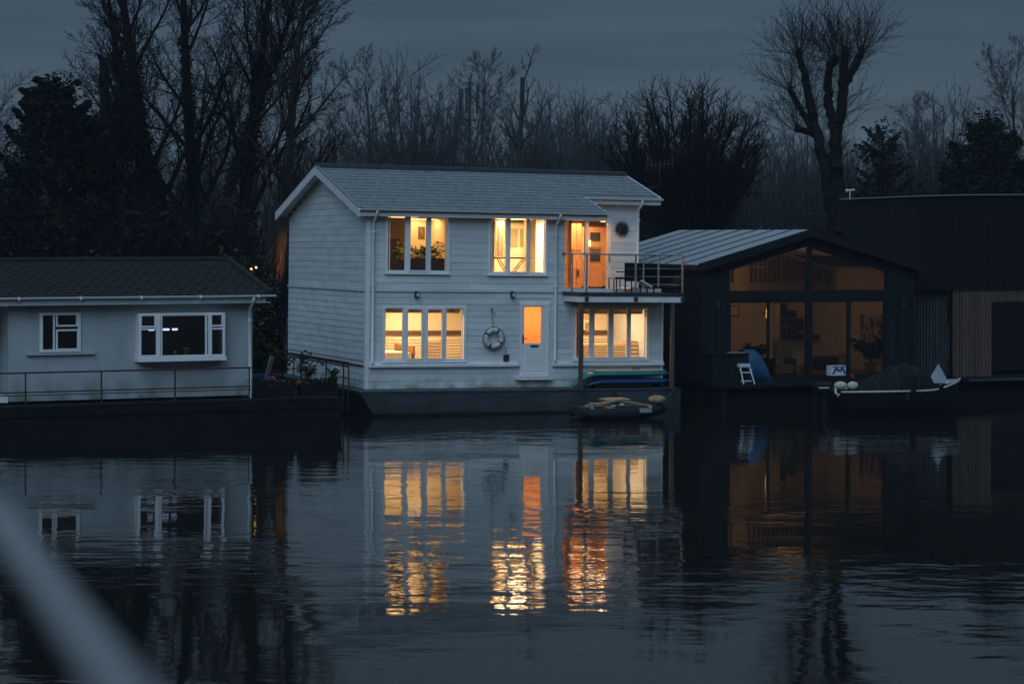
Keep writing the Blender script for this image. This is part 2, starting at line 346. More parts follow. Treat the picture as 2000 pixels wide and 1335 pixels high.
hp(MB().box((UC - .14, .14, ZD + .12), (UC, VR + .14, ZE)), 'recess_wall', 'siding')
# trims
for nm, u0, u1 in (('corner_trim', -.042, .088), ('corner_trim', L - .058, L + .02)):
    hp(MB().box((u0, -.044, ZB + .004), (u1, .09 if u0 < 1 else .05, ZE if u0 < 1 else ZD)), nm, 'white')
hp(MB().box((L - .058, VR - .044, ZD + .1), (L + .02, VR + .05, ZVR)), 'corner_trim', 'white')
hp(MB().box((.089, -.052, ZD - .03), (UC, .002, ZD + .03)).box((-.050, .091, ZD - .03), (.002, W, ZD + .03)), 'band_course', 'siding')
hp(MB().box((.089, -.030, ZD - .045), (UC, .002, ZD - .031)).box((-.030, .091, ZD - .045), (.002, W, ZD - .031)), 'drip_strip', 'darkmetal')
for a, b in ((.089, DOOR[0] - .06), (DOOR[1] + .13, L + .02)):
    mb = MB(); mb.prism([(.002, ZS - .07), (-.13, ZS - .07), (-.13, ZS + .0), (-.06, ZS + .04), (-.05, ZS + .105), (.002, ZS + .105)], lambda p, t: (t, p[0], p[1]), a, b); fix_normals(hp(mb, 'ledge', 'white'))
hp(MB().box((-.05, .092, ZS - .06), (.002, W, ZS - .02)), 'ledge', 'darkmetal')

def window(key, F=H, parent=house, v=0, glassm='glass', framem='upvc', depth=.07):
    (x0, x1, y0, y1), panes, sashes = WIN[key]; a, b, c, d = rect(F, x0, x1, y0, y1, v); fr = MB(); t = .05
    def cyc(mb, a, b, c, d, t, v0, v1, tb=None):
        tb = tb or t
        mb.box((a, v0, c), (b, v1, c + tb)).box((a, v0, d - tb), (b, v1, d)).box((a, v0, c + tb), (a + t, v1, d - tb)).box((b - t, v0, c + tb), (b, v1, d - tb))
    cyc(fr, a - .045, b + .045, c - .045, d + .045, .075, v - .05, v + .06)
    U = [(F.v(p, (y0 + y1) / 2, v)[0], F.v(q, (y0 + y1) / 2, v)[0]) for p, q in panes]
    for (p, q), (r_, s_) in zip(U, U[1:]): fr.box((q + .012, v - .046, c + .03), (r_ - .012, v + .055, d - .03))
    w_ = hp(fr, 'window', framem, parent)
    for i, (p, q) in enumerate(U):
        lo, hi = c + .055, d - .055
        if i in sashes:
            s_ = MB(); cyc(s_, p - .045, q + .045, c + .005, d - .005, .05, v - .075, v - .052); hp(s_, 'sash', framem, w_); lo, hi = c + .055, d - .055
        else:
            s_ = MB(); cyc(s_, p - .012, q + .012, c + .03, d - .03, .018, v - .03, v + .03); hp(s_, 'sash', framem, w_)
        hp(MB().box((p - .005, v - .004, c + .028), (q + .005, v + .004, d - .028)), 'pane', glassm, w_)
    hp(MB().box((a - .06, v - .10, c - .072), (b + .06, v + .03, c - .047)), 'sill', framem, w_)
    return w_
for k in WIN:
    window(k)
    if k[0] == 'u': a, b, c, d = HOLE[k]; hp(MB().box((a - .1, .16, d - .075), (b + .1, .24, ZE - .03)), 'pelmet', 'orange')
# front door
a, b, c, d = DOOR
dr = MB().box((a - .03, -.05, c), (a + .045, .06, d + .03)).box((b - .045, -.05, c), (b + .03, .06, d + .03)).box((a + .045, -.05, d - .045), (b - .045, .06, d + .03))
door = hp(dr, 'door', 'upvc'); P = rect(H, 1023, 1056, 599, 670)
lf = MB(); wall_cells(lf, a + .047, b - .047, c + .0, d - .047, [P], lambda mb, p, q, r_, s_: mb.box((p, -.03, r_), (q, .02, s_))); hp(lf, 'door_leaf', 'upvc', door)
hp(MB().box((P[0] - .004, -.012, P[2] - .004), (P[1] + .004, .002, P[3] + .004)), 'pane', 'frost', door)
bd = MB(); n = 6
for i in range(n):
    u = a + .12 + (b - a - .24) * i / n; bd.box((u + .006, -.042, c + .17), (u + (b - a - .24) / n - .006, -.029, P[2] - .16))
bd.box((a + .08, -.05, c + .07), (b - .08, -.029, c + .12)); hp(bd, 'door_panel', 'upvc', door)
hp(MB().box(((a + b) / 2 - .13, -.045, P[2] - .115), ((a + b) / 2 + .13, -.029, P[2] - .055)), 'letterbox', 'darkmetal', door)
hp(MB().box((a + .06, -.045, P[2] + .0), (a + .10, -.029, P[2] + .26)).box((a + .075, -.075, P[2] + .13), (a + .20, -.045, P[2] + .155)), 'handle', 'darkmetal', door)
hp(MB().box((a - .16, -.22, c - .085), (b + .10, -.004, c - .02)), 'doorstep', 'white', door)
# sliding door of the balcony
a, b, c, d = SD
fr = MB().box((a - .04, VR - .05, c), (a + .03, VR + .06, d + .04)).box((b - .06, VR - .05, c), (b + .06, VR + .06, d + .04)).box((a + .03, VR - .05, d - .02), (b - .06, VR + .06, d + .04)).box((a + .03, VR - .05, c), (b - .06, VR + .06, c + .08))
m_ = H.v(1145, 500, VR)[0]; fr.box((m_ - .06, VR - .045, c + .08), (m_ + .06, VR + .05, d - .02)); slide = hp(fr, 'balcony_door', 'upvc'); hp(MB().box((a - .02, VR + .16, d - .09), (b + .1, VR + .24, ZE - .03)), 'pelmet', 'orange')
hp(MB().box((a + .025, VR - .004, c + .07), (m_ - .055, VR + .004, d - .015)), 'pane', 'glass', slide); hp(MB().box((m_ + .055, VR - .004, c + .07), (b - .055, VR + .004, d - .015)), 'pane', 'glass', slide)
hp(MB().box((b - .035, VR - .11, c + .95), (b - .005, VR - .05, c + 1.15)), 'handle', 'steel', slide)
# ---- roof
EO = .34                                              # eave overhang
UL = -.36
UR = H.v(1222, 342, W / 2)[0]; UK = H.v(1187, 420, -EO)[0]; VE2 = VR - .35
ZEV = H.v(900, 411, -EO)[1]
SL = (ZR - ZEV) / (W / 2 + EO)
zr = lambda v: ZR - SL * abs(W / 2 - v)
def slab(mb, u0, u1, v0, v1, t=.10, off=0):
    q = [(v0, zr(v0) + off), (v1, zr(v1) + off), (v1, zr(v1) - t + off), (v0, zr(v0) - t + off)]
    mb.prism(q, lambda p, s: (s, p[0], p[1]), u0, u1)
rf = MB(); slab(rf, UL + .03, UK - .02, -EO + .02, VE2); slab(rf, UL + .03, UR - .02, VE2, W / 2); slab(rf, UL + .03, UR - .02, W / 2, W + EO)
roof = fix_normals(hp(rf, 'roof', 'slate'))
sm = MB(); rs = random.Random(8); dv_ = .34; nrow = int((W / 2 + EO) / dv_)
for k in range(nrow + 1):
    v0 = -EO + k * dv_; v1 = min(v0 + dv_ * 1.25, W / 2); ur = UK if v0 < VE2 - .05 else UR
    if v1 - v0 < .08: continue
    u = UL - (.13 if k % 2 else 0)
    while u < ur - .03:
        p, q = max(u, UL) + .004, min(u + .27, ur) - .004; j = rs.uniform(0, .006); w0 = rs.uniform(-.012, .012)
        if q - p > .02:
            sm.prism([(v0 + w0, zr(v0) + .028 + j), (v1, zr(v1) + .008), (v1, zr(v1) + .002), (v0 + w0, zr(v0) + .006)], lambda p_, s: (s, p_[0], p_[1]), p, q)
        u += .27
tag(fix_normals(hp(sm, 'slates', 'slate', roof)), kind='stuff')
for i in range(22):                                   # ridge tiles, one by one, sagging a little
    p = UL + (UR - UL) * i / 22; q = UL + (UR - UL) * (i + 1) / 22 - .006
    mb = MB(); mb.prism([(W / 2 - .17, ZR - .02), (W / 2 - .10, ZR + .09), (W / 2, ZR + .13), (W / 2 + .10, ZR + .09), (W / 2 + .17, ZR - .02)], lambda p_, s: (s, p_[0], p_[1]), p, q); fix_normals(hp(mb, 'ridge_tile', 'ridge', roof))
for v0, v1 in ((-EO - .02, W / 2), (W / 2, W + EO + .02)):
    mb = MB(); mb.prism([(v0, zr(v0) + .03), (v1, zr(v1) + .03), (v1, zr(v1) - .24), (v0, zr(v0) - .24)], lambda p, s: (s, p[0], p[1]), UL - .035, UL); fix_normals(hp(mb, 'bargeboard', 'white', roof))
    mb = MB(); mb.prism([(v0, zr(v0) + .06), (v1, zr(v1) + .06), (v1, zr(v1) + .032), (v0, zr(v0) + .032)], lambda p, s: (s, p[0], p[1]), UL - .05, UL + .06); fix_normals(hp(mb, 'verge_strip', 'slate' if v0 < 0 else 'ridge', roof))
    mb = MB(); mb.prism([(v0 + .05, zr(v0 + .05) - .12), (v1, zr(v1) - .12), (v1, zr(v1) - .14), (v0 + .05, zr(v0 + .05) - .14)], lambda p, s: (s, p[0], p[1]), UL, .0); fix_normals(hp(mb, 'soffit', 'white', roof))
hp(MB().box((UL, -EO + .06, ZEV - .20), (UK - .03, .002, ZEV - .17)), 'soffit', 'white', roof)
hp(MB().box((UL + .0, -EO + .025, ZEV - .215), (UK - .03, -EO + .05, ZEV - .03)), 'fascia', 'white', roof)
hp(MB().box((UC + .02, .003, ZEV - .2), (UK - .04, VR - .05, ZEV - .17)), 'soffit', 'white', roof)
ze2 = zr(VE2)
hp(MB().box((UK - .05, VE2 + .02, ze2 - .22), (UR, VE2 + .05, ze2 - .05)), 'fascia', 'white', roof)
hp(MB().box((UK - .2, VE2 + .05, ze2 - .21), (UR - .02, VR + .01, ze2 - .18)), 'soffit', 'white', roof)
mb = MB(); mb.prism([(-EO, zr(-EO) + .02), (VE2, zr(VE2) + .02), (VE2, zr(VE2) - .2), (-EO, zr(-EO) - .2)], lambda p, s: (s, p[0], p[1]), UK - .02, UK + .012); fix_normals(hp(mb, 'bargeboard', 'white', roof))
mb = MB(); mb.prism([(VE2, zr(VE2) + .03), (W / 2, ZR + .03), (W / 2, ZR - .2), (VE2, zr(VE2) - .2)], lambda p, s: (s, p[0], p[1]), UR - .02, UR + .014); fix_normals(hp(mb, 'bargeboard', 'white', roof))
def gutter(u0, u1, v, z, name='gutter', parent=roof, m='upvc', r=.062):
    prof = [(r * math.cos(t), r * math.sin(t)) for t in [math.pi + i * math.pi / 8 for i in range(9)]] + [((r - .012) * math.cos(t), (r - .012) * math.sin(t)) for t in [2 * math.pi - i * math.pi / 8 for i in range(9)]]
    mb = MB(); mb.prism(prof, lambda p, s: (s, v + p[0], z + p[1]), u0, u1); return fix_normals(hp(mb, name, m, parent))
gutter(UL, UK, -EO - .06, ZEV + .0); gutter(UK - .05, UR + .06, VE2 - .06, ze2 - .02)
def downpipe(u, v, ztop, zbot, vg, parent=house, m='upvc'):
    mb = MB().tube([(u, vg, ztop), (u, vg, ztop - .12), (u, v, ztop - .36), (u, v, zbot + .08), (u, v - .06, zbot)], .042, 10)
    o = hp(mb, 'downpipe', m, parent, True); k = ztop - .7
    while k > zbot + .2:
        hp(MB().lathe([(.043, 0), (.052, .004), (.052, .05), (.043, .054)], (u, v, k), 10).box((u - .075, v, k + .012), (u + .075, v + .03, k + .04)), 'bracket', m, o); k -= 1.55
    return o
downpipe(H.v(729, 500)[0] - .02, -.085, ZEV, ZS + .03, -EO - .06); downpipe(H.v(1084, 500)[0], -.085, ZEV, ZS + .06, -EO - .06)
downpipe(L - .04, VR - .085, ze2 - .03, ZD + .5, VE2 - .06)
# ---- inside shell: floors, ceiling, partitions (rooms seen through the windows)
hp(MB().box((.15, .15, ZB + .1), (L - .15, W - .15, ZB + .2)), 'ground_floor', 'floor')
hp(MB().box((.15, .15, ZD - .22), (L - .15, W - .15, ZD + .02)), 'upper_floor', 'cream')
mb = MB().box((.15, .15, ZE - .02), (UC - .15, W - .15, ZE + .03)).box((UC - .15, VR + .15, ZE - .02), (L - .15, W - .15, ZE + .03)); hp(mb, 'upper_ceiling', 'cream')
UP1, UP2 = 3.95, 7.25
def part(a, b, m): hp(MB().box(a, b), 'partition', m)
part((UP1, .15, ZD + .02), (UP1 + .1, 6, ZE - .02), 'cream')
part((.15, 4.6, ZD + .02), (2.75, 4.7, ZE - .02), 'olive'); part((2.75, 5.6, ZD + .02), (UP1, 5.7, ZE - .02), 'cream'); part((2.68, 4.71, ZD + .02), (2.75, 5.6, ZE - .02), 'cream')
part((UP1 + .1, 3.3, ZD + .02), (UP2, 3.4, ZE - .02), 'cream'); part((UP2, VR + .15, ZD + .02), (UP2 + .1, 6, ZE - .02), 'orange')
part((UP2, .15, ZD + .02), (UP2 + .1, VR + .14, ZE - .02), 'cream') if UC > UP2 + .3 else None
part((UC - .13, VR + 2.4, ZD + .02), (L - .15, VR + 2.5, ZE - .02), 'orange')
LP1, LP2 = 4.35, 5.85
part((LP1, .15, ZB + .2), (LP1 + .1, 6, ZD - .22), 'cream'); part((LP2, .15, ZB + .2), (LP2 + .1, 6, ZD - .22), 'cream')
part((.15, 3.2, ZB + .2), (LP1, 3.3, ZD - .22), 'cream'); part((LP2 + .1, 3.4, ZB + .2), (L - .15, 3.5, ZD - .22), 'cream'); part((LP1 + .1, 2.2, ZB + .2), (LP2, 2.3, ZD - .22), 'orange')
for k in ('ll', 'lr'):                                # dark dado rail, skirting of slatted white panelling on the far wall
    u0, u1, vv = (.16, LP1 - .01, 3.2) if k == 'll' else (LP2 + .11, L - .16, 3.4)
    hp(MB().box((u0, vv - .06, 2.2), (u1, vv - .004, 2.34)), 'dado_rail', 'brownwood')
    for i in range(9): hp(MB().box((u0, vv - .05, 1.35 + i * .088), (u1, vv - .01, 1.35 + i * .088 + .066)), 'panel_slat', 'creamcloth')
    hp(MB().box((u0, .3, ZD - .42), (u1, .5, ZD - .221)), 'ceiling_beam', 'orange')
# ---- hull and walkway
V0 = -.85; hl = MB(); UH = H.v(1329, 770, V0)[0]
hl.loft([[(.12, V0 + .06, -.5), (UH - .15, V0 + .06, -.5), (UH - .15, W + .3, -.5), (.12, W + .3, -.5)], [(.0, V0, .05), (UH, V0, .05), (UH, W + .4, .05), (.0, W + .4, .05)], [(-.42, V0, ZB - .06), (UH, V0, ZB - .06), (UH, W + .4, ZB - .06), (-.42, W + .4, ZB - .06)]])
hull = fix_normals(hp(hl, 'hull', 'hull'))
hp(MB().box((-.45, V0 - .03, ZB - .058), (UH + .02, W + .4, ZB - .004)), 'gunwale', 'hull', hull)
for i in range(12): hp(MB().box((.3 + i * .84, V0 - .018, .12), (.34 + i * .84, V0 + .01, ZB - .07)), 'weld_rib', 'hull', hull)
hp(MB().box((0.0, V0 - .02, .02), (UH, V0 + .01, .10)), 'rubbing_strake', 'rubber', hull)
# ---- balcony
VB = -1.38; UB0 = H.v(1098, 570, 0)[0]; ZBF = H.v(1240, 572, VB)[1]
bal = hp(MB().box((UB0, VB, ZBF - .09), (L + .02, VR - .06, ZBF - .04)), 'balcony', 'darkmetal')
n = 19
for i in range(n):
    v0 = VB + .005 + (VR - .07 - VB) * i / n; hp(MB().box((UB0 if v0 < -.06 else UC + .03, v0, ZBF - .038), (L + .02, v0 + (VR - VB - .07) / n - .012, ZBF)), 'deck_board', 'decking', bal)
hp(MB().box((UB0 - .012, VB - .015, ZBF - .10), (L + .035, VB - .003, ZBF + .012)).box((UB0 - .015, VB - .002, ZBF - .1), (UB0 - .003, -.06, ZBF + .012)), 'edge_strip', 'darkmetal', bal)
hp(MB().box((UB0 + .02, VB + .01, ZBF - .28), (L + .0, VB + .08, ZBF - .092)).box((UB0 + .02, VB + .082, ZBF - .28), (UB0 + .09, -.06, ZBF - .092)).box((L - .07, VB + .082, ZBF - .28), (L, -.06, ZBF - .092)), 'beam', 'white', bal)
for px in (1135, 1313):
    u = H.v(px, 660, VB + .14)[0]; hp(MB().box((u - .055, VB + .09, ZB - .002), (u + .055, VB + .20, ZBF - .282)).box((u - .09, VB + .06, ZBF - .30), (u + .09, VB + .23, ZBF - .281)), 'post', 'post', bal)
ZH = H.v(1240, 497, VB)[1]
rl = MB().tube([(UB0 + .02, -.05, ZH), (UB0 + .02, VB + .02, ZH), (L, VB + .02, ZH), (L, VR - .1, ZH)], .024, 8); rail = hp(rl, 'handrail', 'steel', bal)
for px in (1146, 1242, 1339):
    u = min(H.v(px, 540, VB)[0], L); hp(MB().box((u - .025, VB - .012, ZBF - .20), (u + .025, VB + .03, ZH - .02)), 'rail_post', 'steel', bal); hp(MB().box((u - .06, VB - .03, ZBF - .25), (u + .06, VB - .016, ZBF - .12)), 'clamp', 'darkmetal', bal)
for u, v in ((UB0 + .02, -.7), (L, .3), (L, 1.4)): hp(MB().box((u - .02, v - .02, ZBF), (u + .02, v + .02, ZH - .02)), 'rail_post', 'steel', bal)
for k in range(3):
    z = ZBF + .25 + k * .24; hp(MB().tube([(UB0 + .02, -.05, z), (UB0 + .02, VB + .02, z), (L, VB + .02, z), (L, VR - .1, z)], .0035, 4), 'wire', 'steel', bal)
hp(MB().ball((UB0 + .02, -.06, ZH), .05), 'wall_bracket', 'darkmetal', bal)

def thing(name, mb, m, label, cat, F=None, group=None, smooth=False):
    o = mb.build(name, m, None, smooth); o.matrix_world = F.m if F else Matrix(); return tag(o, label, cat, group)
def root(name, F, label, cat, group=None, loc=(0, 0, 0), rz=0):
    return empty(name, F.m @ Matrix.Translation(loc) @ Matrix.Rotation(rz, 4, 'Z'), label, cat, group)
# ---- wall fittings
for px, lab in ((812, 'small black wall lantern above the four-light ground floor window'), (999, 'small black wall lantern above and left of the front door')):
    u, z = H.v(px, 575); r_ = root('wall_lantern', H, lab, 'lantern', 'unlit wall lanterns on the white houseboat', (u, -.05, z))
    hp(MB().box((-.05, -.02, -.08), (.05, .025, .1)), 'back_plate', 'darkmetal', r_); hp(MB().tube([(0, -.02, .06), (0, -.10, .09), (0, -.11, .06)], .014, 6), 'arm', 'darkmetal', r_)
    hp(MB().lathe([(.035, -.12), (.055, -.10), (.055, .05), (.03, .075)], (0, -.10, 0), 10), 'lamp_body', 'darkmetal', r_); hp(MB().lathe([(.03, -.06), (.034, -.05), (.034, .02), (.03, .03)], (0, -.138, 0), 8), 'lens', 'whitepot', r_)
u, z = H.v(961, 660); lb = root('lifebuoy', H, 'white ring lifebuoy hanging by a rope on the boarded wall', 'lifebuoy', None, (u, -.13, z))
hp(MB().tube([(.245 * math.cos(t), 0, .245 * math.sin(t)) for t in [i * math.pi / 16 for i in range(32)]], .075, 12, True), 'ring', 'buoy', lb, True)
for k in range(4):
    t = math.pi / 4 + k * math.pi / 2 + .25; hp(MB().tube([((.245 * math.cos(s)), 0, .245 * math.sin(s)) for s in (t - .10, t - .05, t, t + .05, t + .10)], .079, 12), 'strap', 'darkmetal' if k % 2 else 'rubber', lb, True)
hp(MB().tube([(.345 * math.cos(t), -.02 + .03 * math.sin(2 * t), .345 * math.sin(t)) for t in [i * math.pi / 16 for i in range(32)]], .011, 5, True), 'grab_rope', 'rope', lb)
hp(MB().tube([(0, .02, .31), (-.03, .03, .6), (-.05, .06, .86)], .010, 5).tube([(-.05, .06, .86), (.0, .05, .8), (.07, .05, .70)], .007, 5).ball((-.05, .06, .87), .03), 'hanging_rope', 'rope', lb)
u, z = H.v(987, 698); mb_ = root('socket_box', H, 'small black outdoor socket box on the wall left of the door', 'socket box', None, (u, -.04, z))
hp(MB().box((-.075, -.06, -.10), (.075, .02, .08)), 'body', 'darkmetal', mb_); hp(MB().box((-.085, -.085, .04), (.085, -.061, .09)), 'lid', 'darkmetal', mb_); hp(MB().tube([(0, .0, .08), (0, .01, .28)], .008, 5), 'cable', 'rope', mb_)
u, z = H.v(1213, 447, VR); sm_ = root('sunburst_mirror', H, 'black spiky sunburst ornament on the wall above the balcony', 'wall ornament', None, (u, VR - .06, z))
hp(MB().lathe([(.02, 0), (.10, 0), (.12, .02), (.10, .04), (.02, .045)], (0, 0, 0), 20), 'disc', 'mirror', sm_).rotation_euler = (R(90), 0, 0)
for i in range(28):
    t = i * 2 * math.pi / 28; r1 = .285 if i % 2 else .24; c_, s_ = math.cos(t), math.sin(t)
    hp(MB().loft([[(.09 * c_ - .03 * s_, 0, .09 * s_ + .03 * c_), (.09 * c_ + .03 * s_, 0, .09 * s_ - .03 * c_), (.09 * c_, -.03, .09 * s_)], [(r1 * c_ - .006 * s_, 0, r1 * s_ + .006 * c_), (r1 * c_ + .006 * s_, 0, r1 * s_ - .006 * c_), (r1 * c_, -.008, r1 * s_)]]), 'ray', 'mirror', sm_)
# ---- things on the balcony
def put(px, py, z, F=H): u, v = F.z(px, py, z); return u, v
ch = root('balcony_chair', H, 'black fabric chair with its back to the river on the balcony', 'chair', None, (H.v(1227, 560, -.3)[0], -.3, ZBF), .1)
hp(MB().box((-.30, -.30, .40), (.30, .28, .46)), 'seat', 'cover', ch); hp(MB().box((-.31, -.34, .34), (.31, -.29, .90)), 'backrest', 'cover', ch)
for sx in (-.28, .25):
    for sy in (-.30, .24): hp(MB().box((sx, sy, 0), (sx + .03, sy + .03, .40)), 'leg', 'darkmetal', ch)
    hp(MB().box((sx - .01, -.28, .60), (sx + .04, .27, .64)), 'armrest', 'darkmetal', ch)
tb = root('side_table', H, 'small wooden side table beside the black balcony chair', 'table', None, (H.v(1205, 560, .2)[0], .2, ZBF))
hp(MB().box((-.22, -.22, .40), (.22, .22, .44)), 'table_top', 'orange', tb)
for sx in (-.2, .17):
    for sy in (-.2, .17): hp(MB().box((sx, sy, 0), (sx + .03, sy + .03, .40)), 'leg', 'brownwood', tb)
pt = thing('ceramic_pot', MB().lathe([(.06, 0), (.09, .08), (.10, .16), (.085, .2), (.07, .19), (.07, .12)], (H.v(1193, 555, 1.2)[0], 1.2, ZBF), 12), 'whitepot', 'small round white pot by the sliding door on the balcony', 'pot', H, smooth=True)
u = H.v(1260, 552, -.5)[0]; lg = root('folding_lounger', H, 'low folding lounger with a tilted white footrest at the balcony end', 'lounger', None, (u, -.5, ZBF), 0)
mb = MB(); mb.prism([(-.22, .34), (-.20, .38), (.14, .19), (.12, .15)], lambda p, s: (p[0], s, p[1]), -.25, .25); fix_normals(hp(mb, 'footrest', 'white', lg)); hp(MB().box((.12, -.27, .13), (.95, .27, .17)), 'seat', 'cover', lg)
mb = MB(); mb.prism([(.95, .15), (1.02, .15), (1.2, .55), (1.13, .57)], lambda p, s: (p[0], s, p[1]), -.27, .27); fix_normals(hp(mb, 'backrest', 'cover', lg))
for sx in (.16, .9):
    for sy in (-.26, .22): hp(MB().box((sx, sy, 0), (sx + .04, sy + .04, .13)), 'leg', 'darkmetal', lg)
# ---- boards lying on the hull deck
def paddle(F, x0, x1, ytop, v, wid, th, m, name, label, nose=.10):
    u0 = F.v(x0, ytop, v)[0]; u1 = F.v(x1, ytop, v)[0]; zt = F.v((x0 + x1) / 2, ytop, v)[1]; rings = []; n = 22
    for i in range(n + 1):
        s = i / n; hw = wid / 2 * max(.03, (1 - abs(2 * s - 1) ** 3.2)) ** .62; h = th * max(.12, 1 - abs(2 * s - 1) ** 9); lift = -nose * max(0, .25 - s) ** 2 * 8; zc = zt - th / 2 + lift
        rings.append([(u0 + (u1 - u0) * s, v + hw * math.cos(t) * (1 if abs(math.cos(t)) < .8 else 1.0), zc + h / 2 * math.sin(t)) for t in [k * 2 * math.pi / 12 for k in range(12)]])
    r_ = root(name, F, label, 'board'); hp(MB().loft(rings), 'hull_skin', m, r_, True); return r_, u0, u1, zt
bd_, u0, u1, zt = paddle(H, 1113, 1307, 723, -.42, .74, .19, 'teal', 'paddle_board', 'teal paddle board with a cream deck pad lying on top', .9)
pd = []
for i in range(13):
    s = .22 + .72 * i / 12; hw = .26 * (1 - abs(2 * s - 1) ** 3) ** .5; pd.append([(u0 + (u1 - u0) * s, -.42 - hw, zt - .012), (u0 + (u1 - u0) * s, -.42 + hw, zt - .012), (u0 + (u1 - u0) * s, -.42 + hw, zt + .012), (u0 + (u1 - u0) * s, -.42 - hw, zt + .012)])
hp(MB().loft(pd), 'deck_pad', 'boardcream', bd_); hp(MB().tube([(u0 + 2.05, -.42, zt + .012), (u0 + 2.12, -.42, zt + .06), (u0 + 2.25, -.42, zt + .06), (u0 + 2.3, -.42, zt + .012)], .016, 6), 'carry_handle', 'rubber', bd_)
b2, u0b, u1b, ztb = paddle(H, 1135, 1310, 737.5, -.42, .72, .20, 'blue', 'paddle_board', 'dark blue paddle board underneath the teal one', .3)
for u in (u0b + .35, u1b - .5): hp(MB().box((u, -.7, ZB - .003), (u + .09, -.14, ztb - .185)), 'support_block', 'rubber', b2)
u, z = H.v(1200, 772, V0 - .05); fd = root('hanging_fender', H, 'small black fender hung on a rope against the dark hull', 'fender', None, (u, V0 - .10, z))
hp(MB().lathe([(.02, .12), (.05, .06), (.075, -.06), (.07, -.12), (.03, -.15)], (0, 0, 0), 10), 'body', 'rubber', fd, True); hp(MB().tube([(0, 0, .11), (0, .04, .30)], .010, 5), 'rope', 'rope', fd)
# ---- TV aerial on the house and a flue behind it
ap = at(1288, 345, 71.5); ta = empty('tv_aerial', ap, 'thin rooftop television aerial against the round tree', 'aerial'); hw_ = H.w((UR - .05, W / 2 + .3, ZR - .45)) - ap; hp(MB().tube([hw_, (0, 0, -.35), (0, 0, .45)], .016, 6), 'mast', 'darkmetal', ta); hp(MB().tube([(-.45, .1, .38), (.5, -.1, .42)], .013, 5), 'boom', 'darkmetal', ta)
for i in range(7): hp(MB().tube([(-.4 + i * .14, .1 - i * .031 - .05, .38 + .005 * i - .17), (-.4 + i * .14, .1 - i * .031 + .05, .38 + .005 * i + .17)], .008, 4), 'element', 'darkmetal', ta)

# ================================================================== rooms of the white houseboat
def lamp(name, F, p, power, label, color=(1, .58, .24), r=.55, bulb='bulb', rad=.12, up=False):
    r_ = root(name, F, label, 'lamp', None, p)                      # flush ceiling lamp
    hp(MB().lathe([(r * 1.15, 0), (r * 1.15, -.008), (r, -.01)], (0, 0, 0), 16), 'mount', 'whitepot', r_); hp(MB().lathe([(r, -.009), (r * .95, -.02), (r * .6, -.028), (.01, -.03)], (0, 0, 0), 16), 'diffuser', bulb, r_, True)
    ld = bpy.data.lights.new(name, 'AREA'); ld.shape = 'DISK'; ld.size = r * 2; ld.energy = power * .62; ld.color = color
    lo = bpy.data.objects.new('lamp_light', ld); col.objects.link(lo); lo.parent = r_; lo.location = (0, 0, -.034)
    if up: lo.location = (0, 0, .02); lo.rotation_euler = (math.pi, 0, 0)
    return r_
lamp('ceiling_lamp', H, (3.4, 5.0, ZE - .021), 17, 'flush lamp lighting the upper left room with the plants')
lamp('ceiling_lamp', H, (1.6, 1.6, ZE - .021), 26, 'flush lamp above the dark sofa in the upper left room')
lamp('ceiling_lamp', H, (5.2, 1.5, ZE - .021), 200, 'flush lamp lighting the bright upper middle room', (1, .70, .40))
lamp('ceiling_lamp', H, (8.2, 3.0, ZE - .021), 62, 'flush lamp in the pine kitchen behind the balcony door', (1, .64, .36))
lamp('ceiling_lamp', H, (2.2, 1.6, ZD - .221), 185, 'flush lamp in the ground floor room left of the lifebuoy', (1, .70, .40))
lamp('ceiling_lamp', H, (5.2, 1.0, ZD - .221), 40, 'flush lamp in the hall behind the frosted front door', (1, .60, .34))
lamp('ceiling_lamp', H, (7.8, 1.6, ZD - .221), 185, 'flush lamp in the ground floor room behind the paddle boards', (1, .70, .40))
lamp('soffit_lamp', H, (H.v(1178, 440, 1.2)[0], 1.2, ZEV - .201), 16, 'small warm lamp under the roof overhang above the balcony', (1, .56, .26), .09, 'bulb', .04)
def inside(px, py, v): return H.v(px, py, v)
def frame_pic(x0, x1, y0, y1, v, label, m='picture'):
    a, b, c, d = rect(H, x0, x1, y0, y1, v); r_ = root('framed_picture', H, label, 'picture', None, (0, 0, 0)); t = .03
    hp(MB().box((a, v - .03, c), (b, v - .004, c + t)).box((a, v - .03, d - t), (b, v - .004, d)).box((a, v - .03, c + t), (a + t, v - .004, d - t)).box((b - t, v - .03, c + t), (b, v - .004, d - t)), 'frame', 'brownwood', r_)
    hp(MB().box((a + t, v - .018, c + t), (b - t, v - .005, d - t)), 'print', m, r_)
frame_pic(817, 829, 443, 466, 5.6, 'narrow dark picture seen through the middle pane of the upper left window'); frame_pic(842, 862, 442, 465, 5.6, 'wider dark picture seen through the right pane of the upper left window')
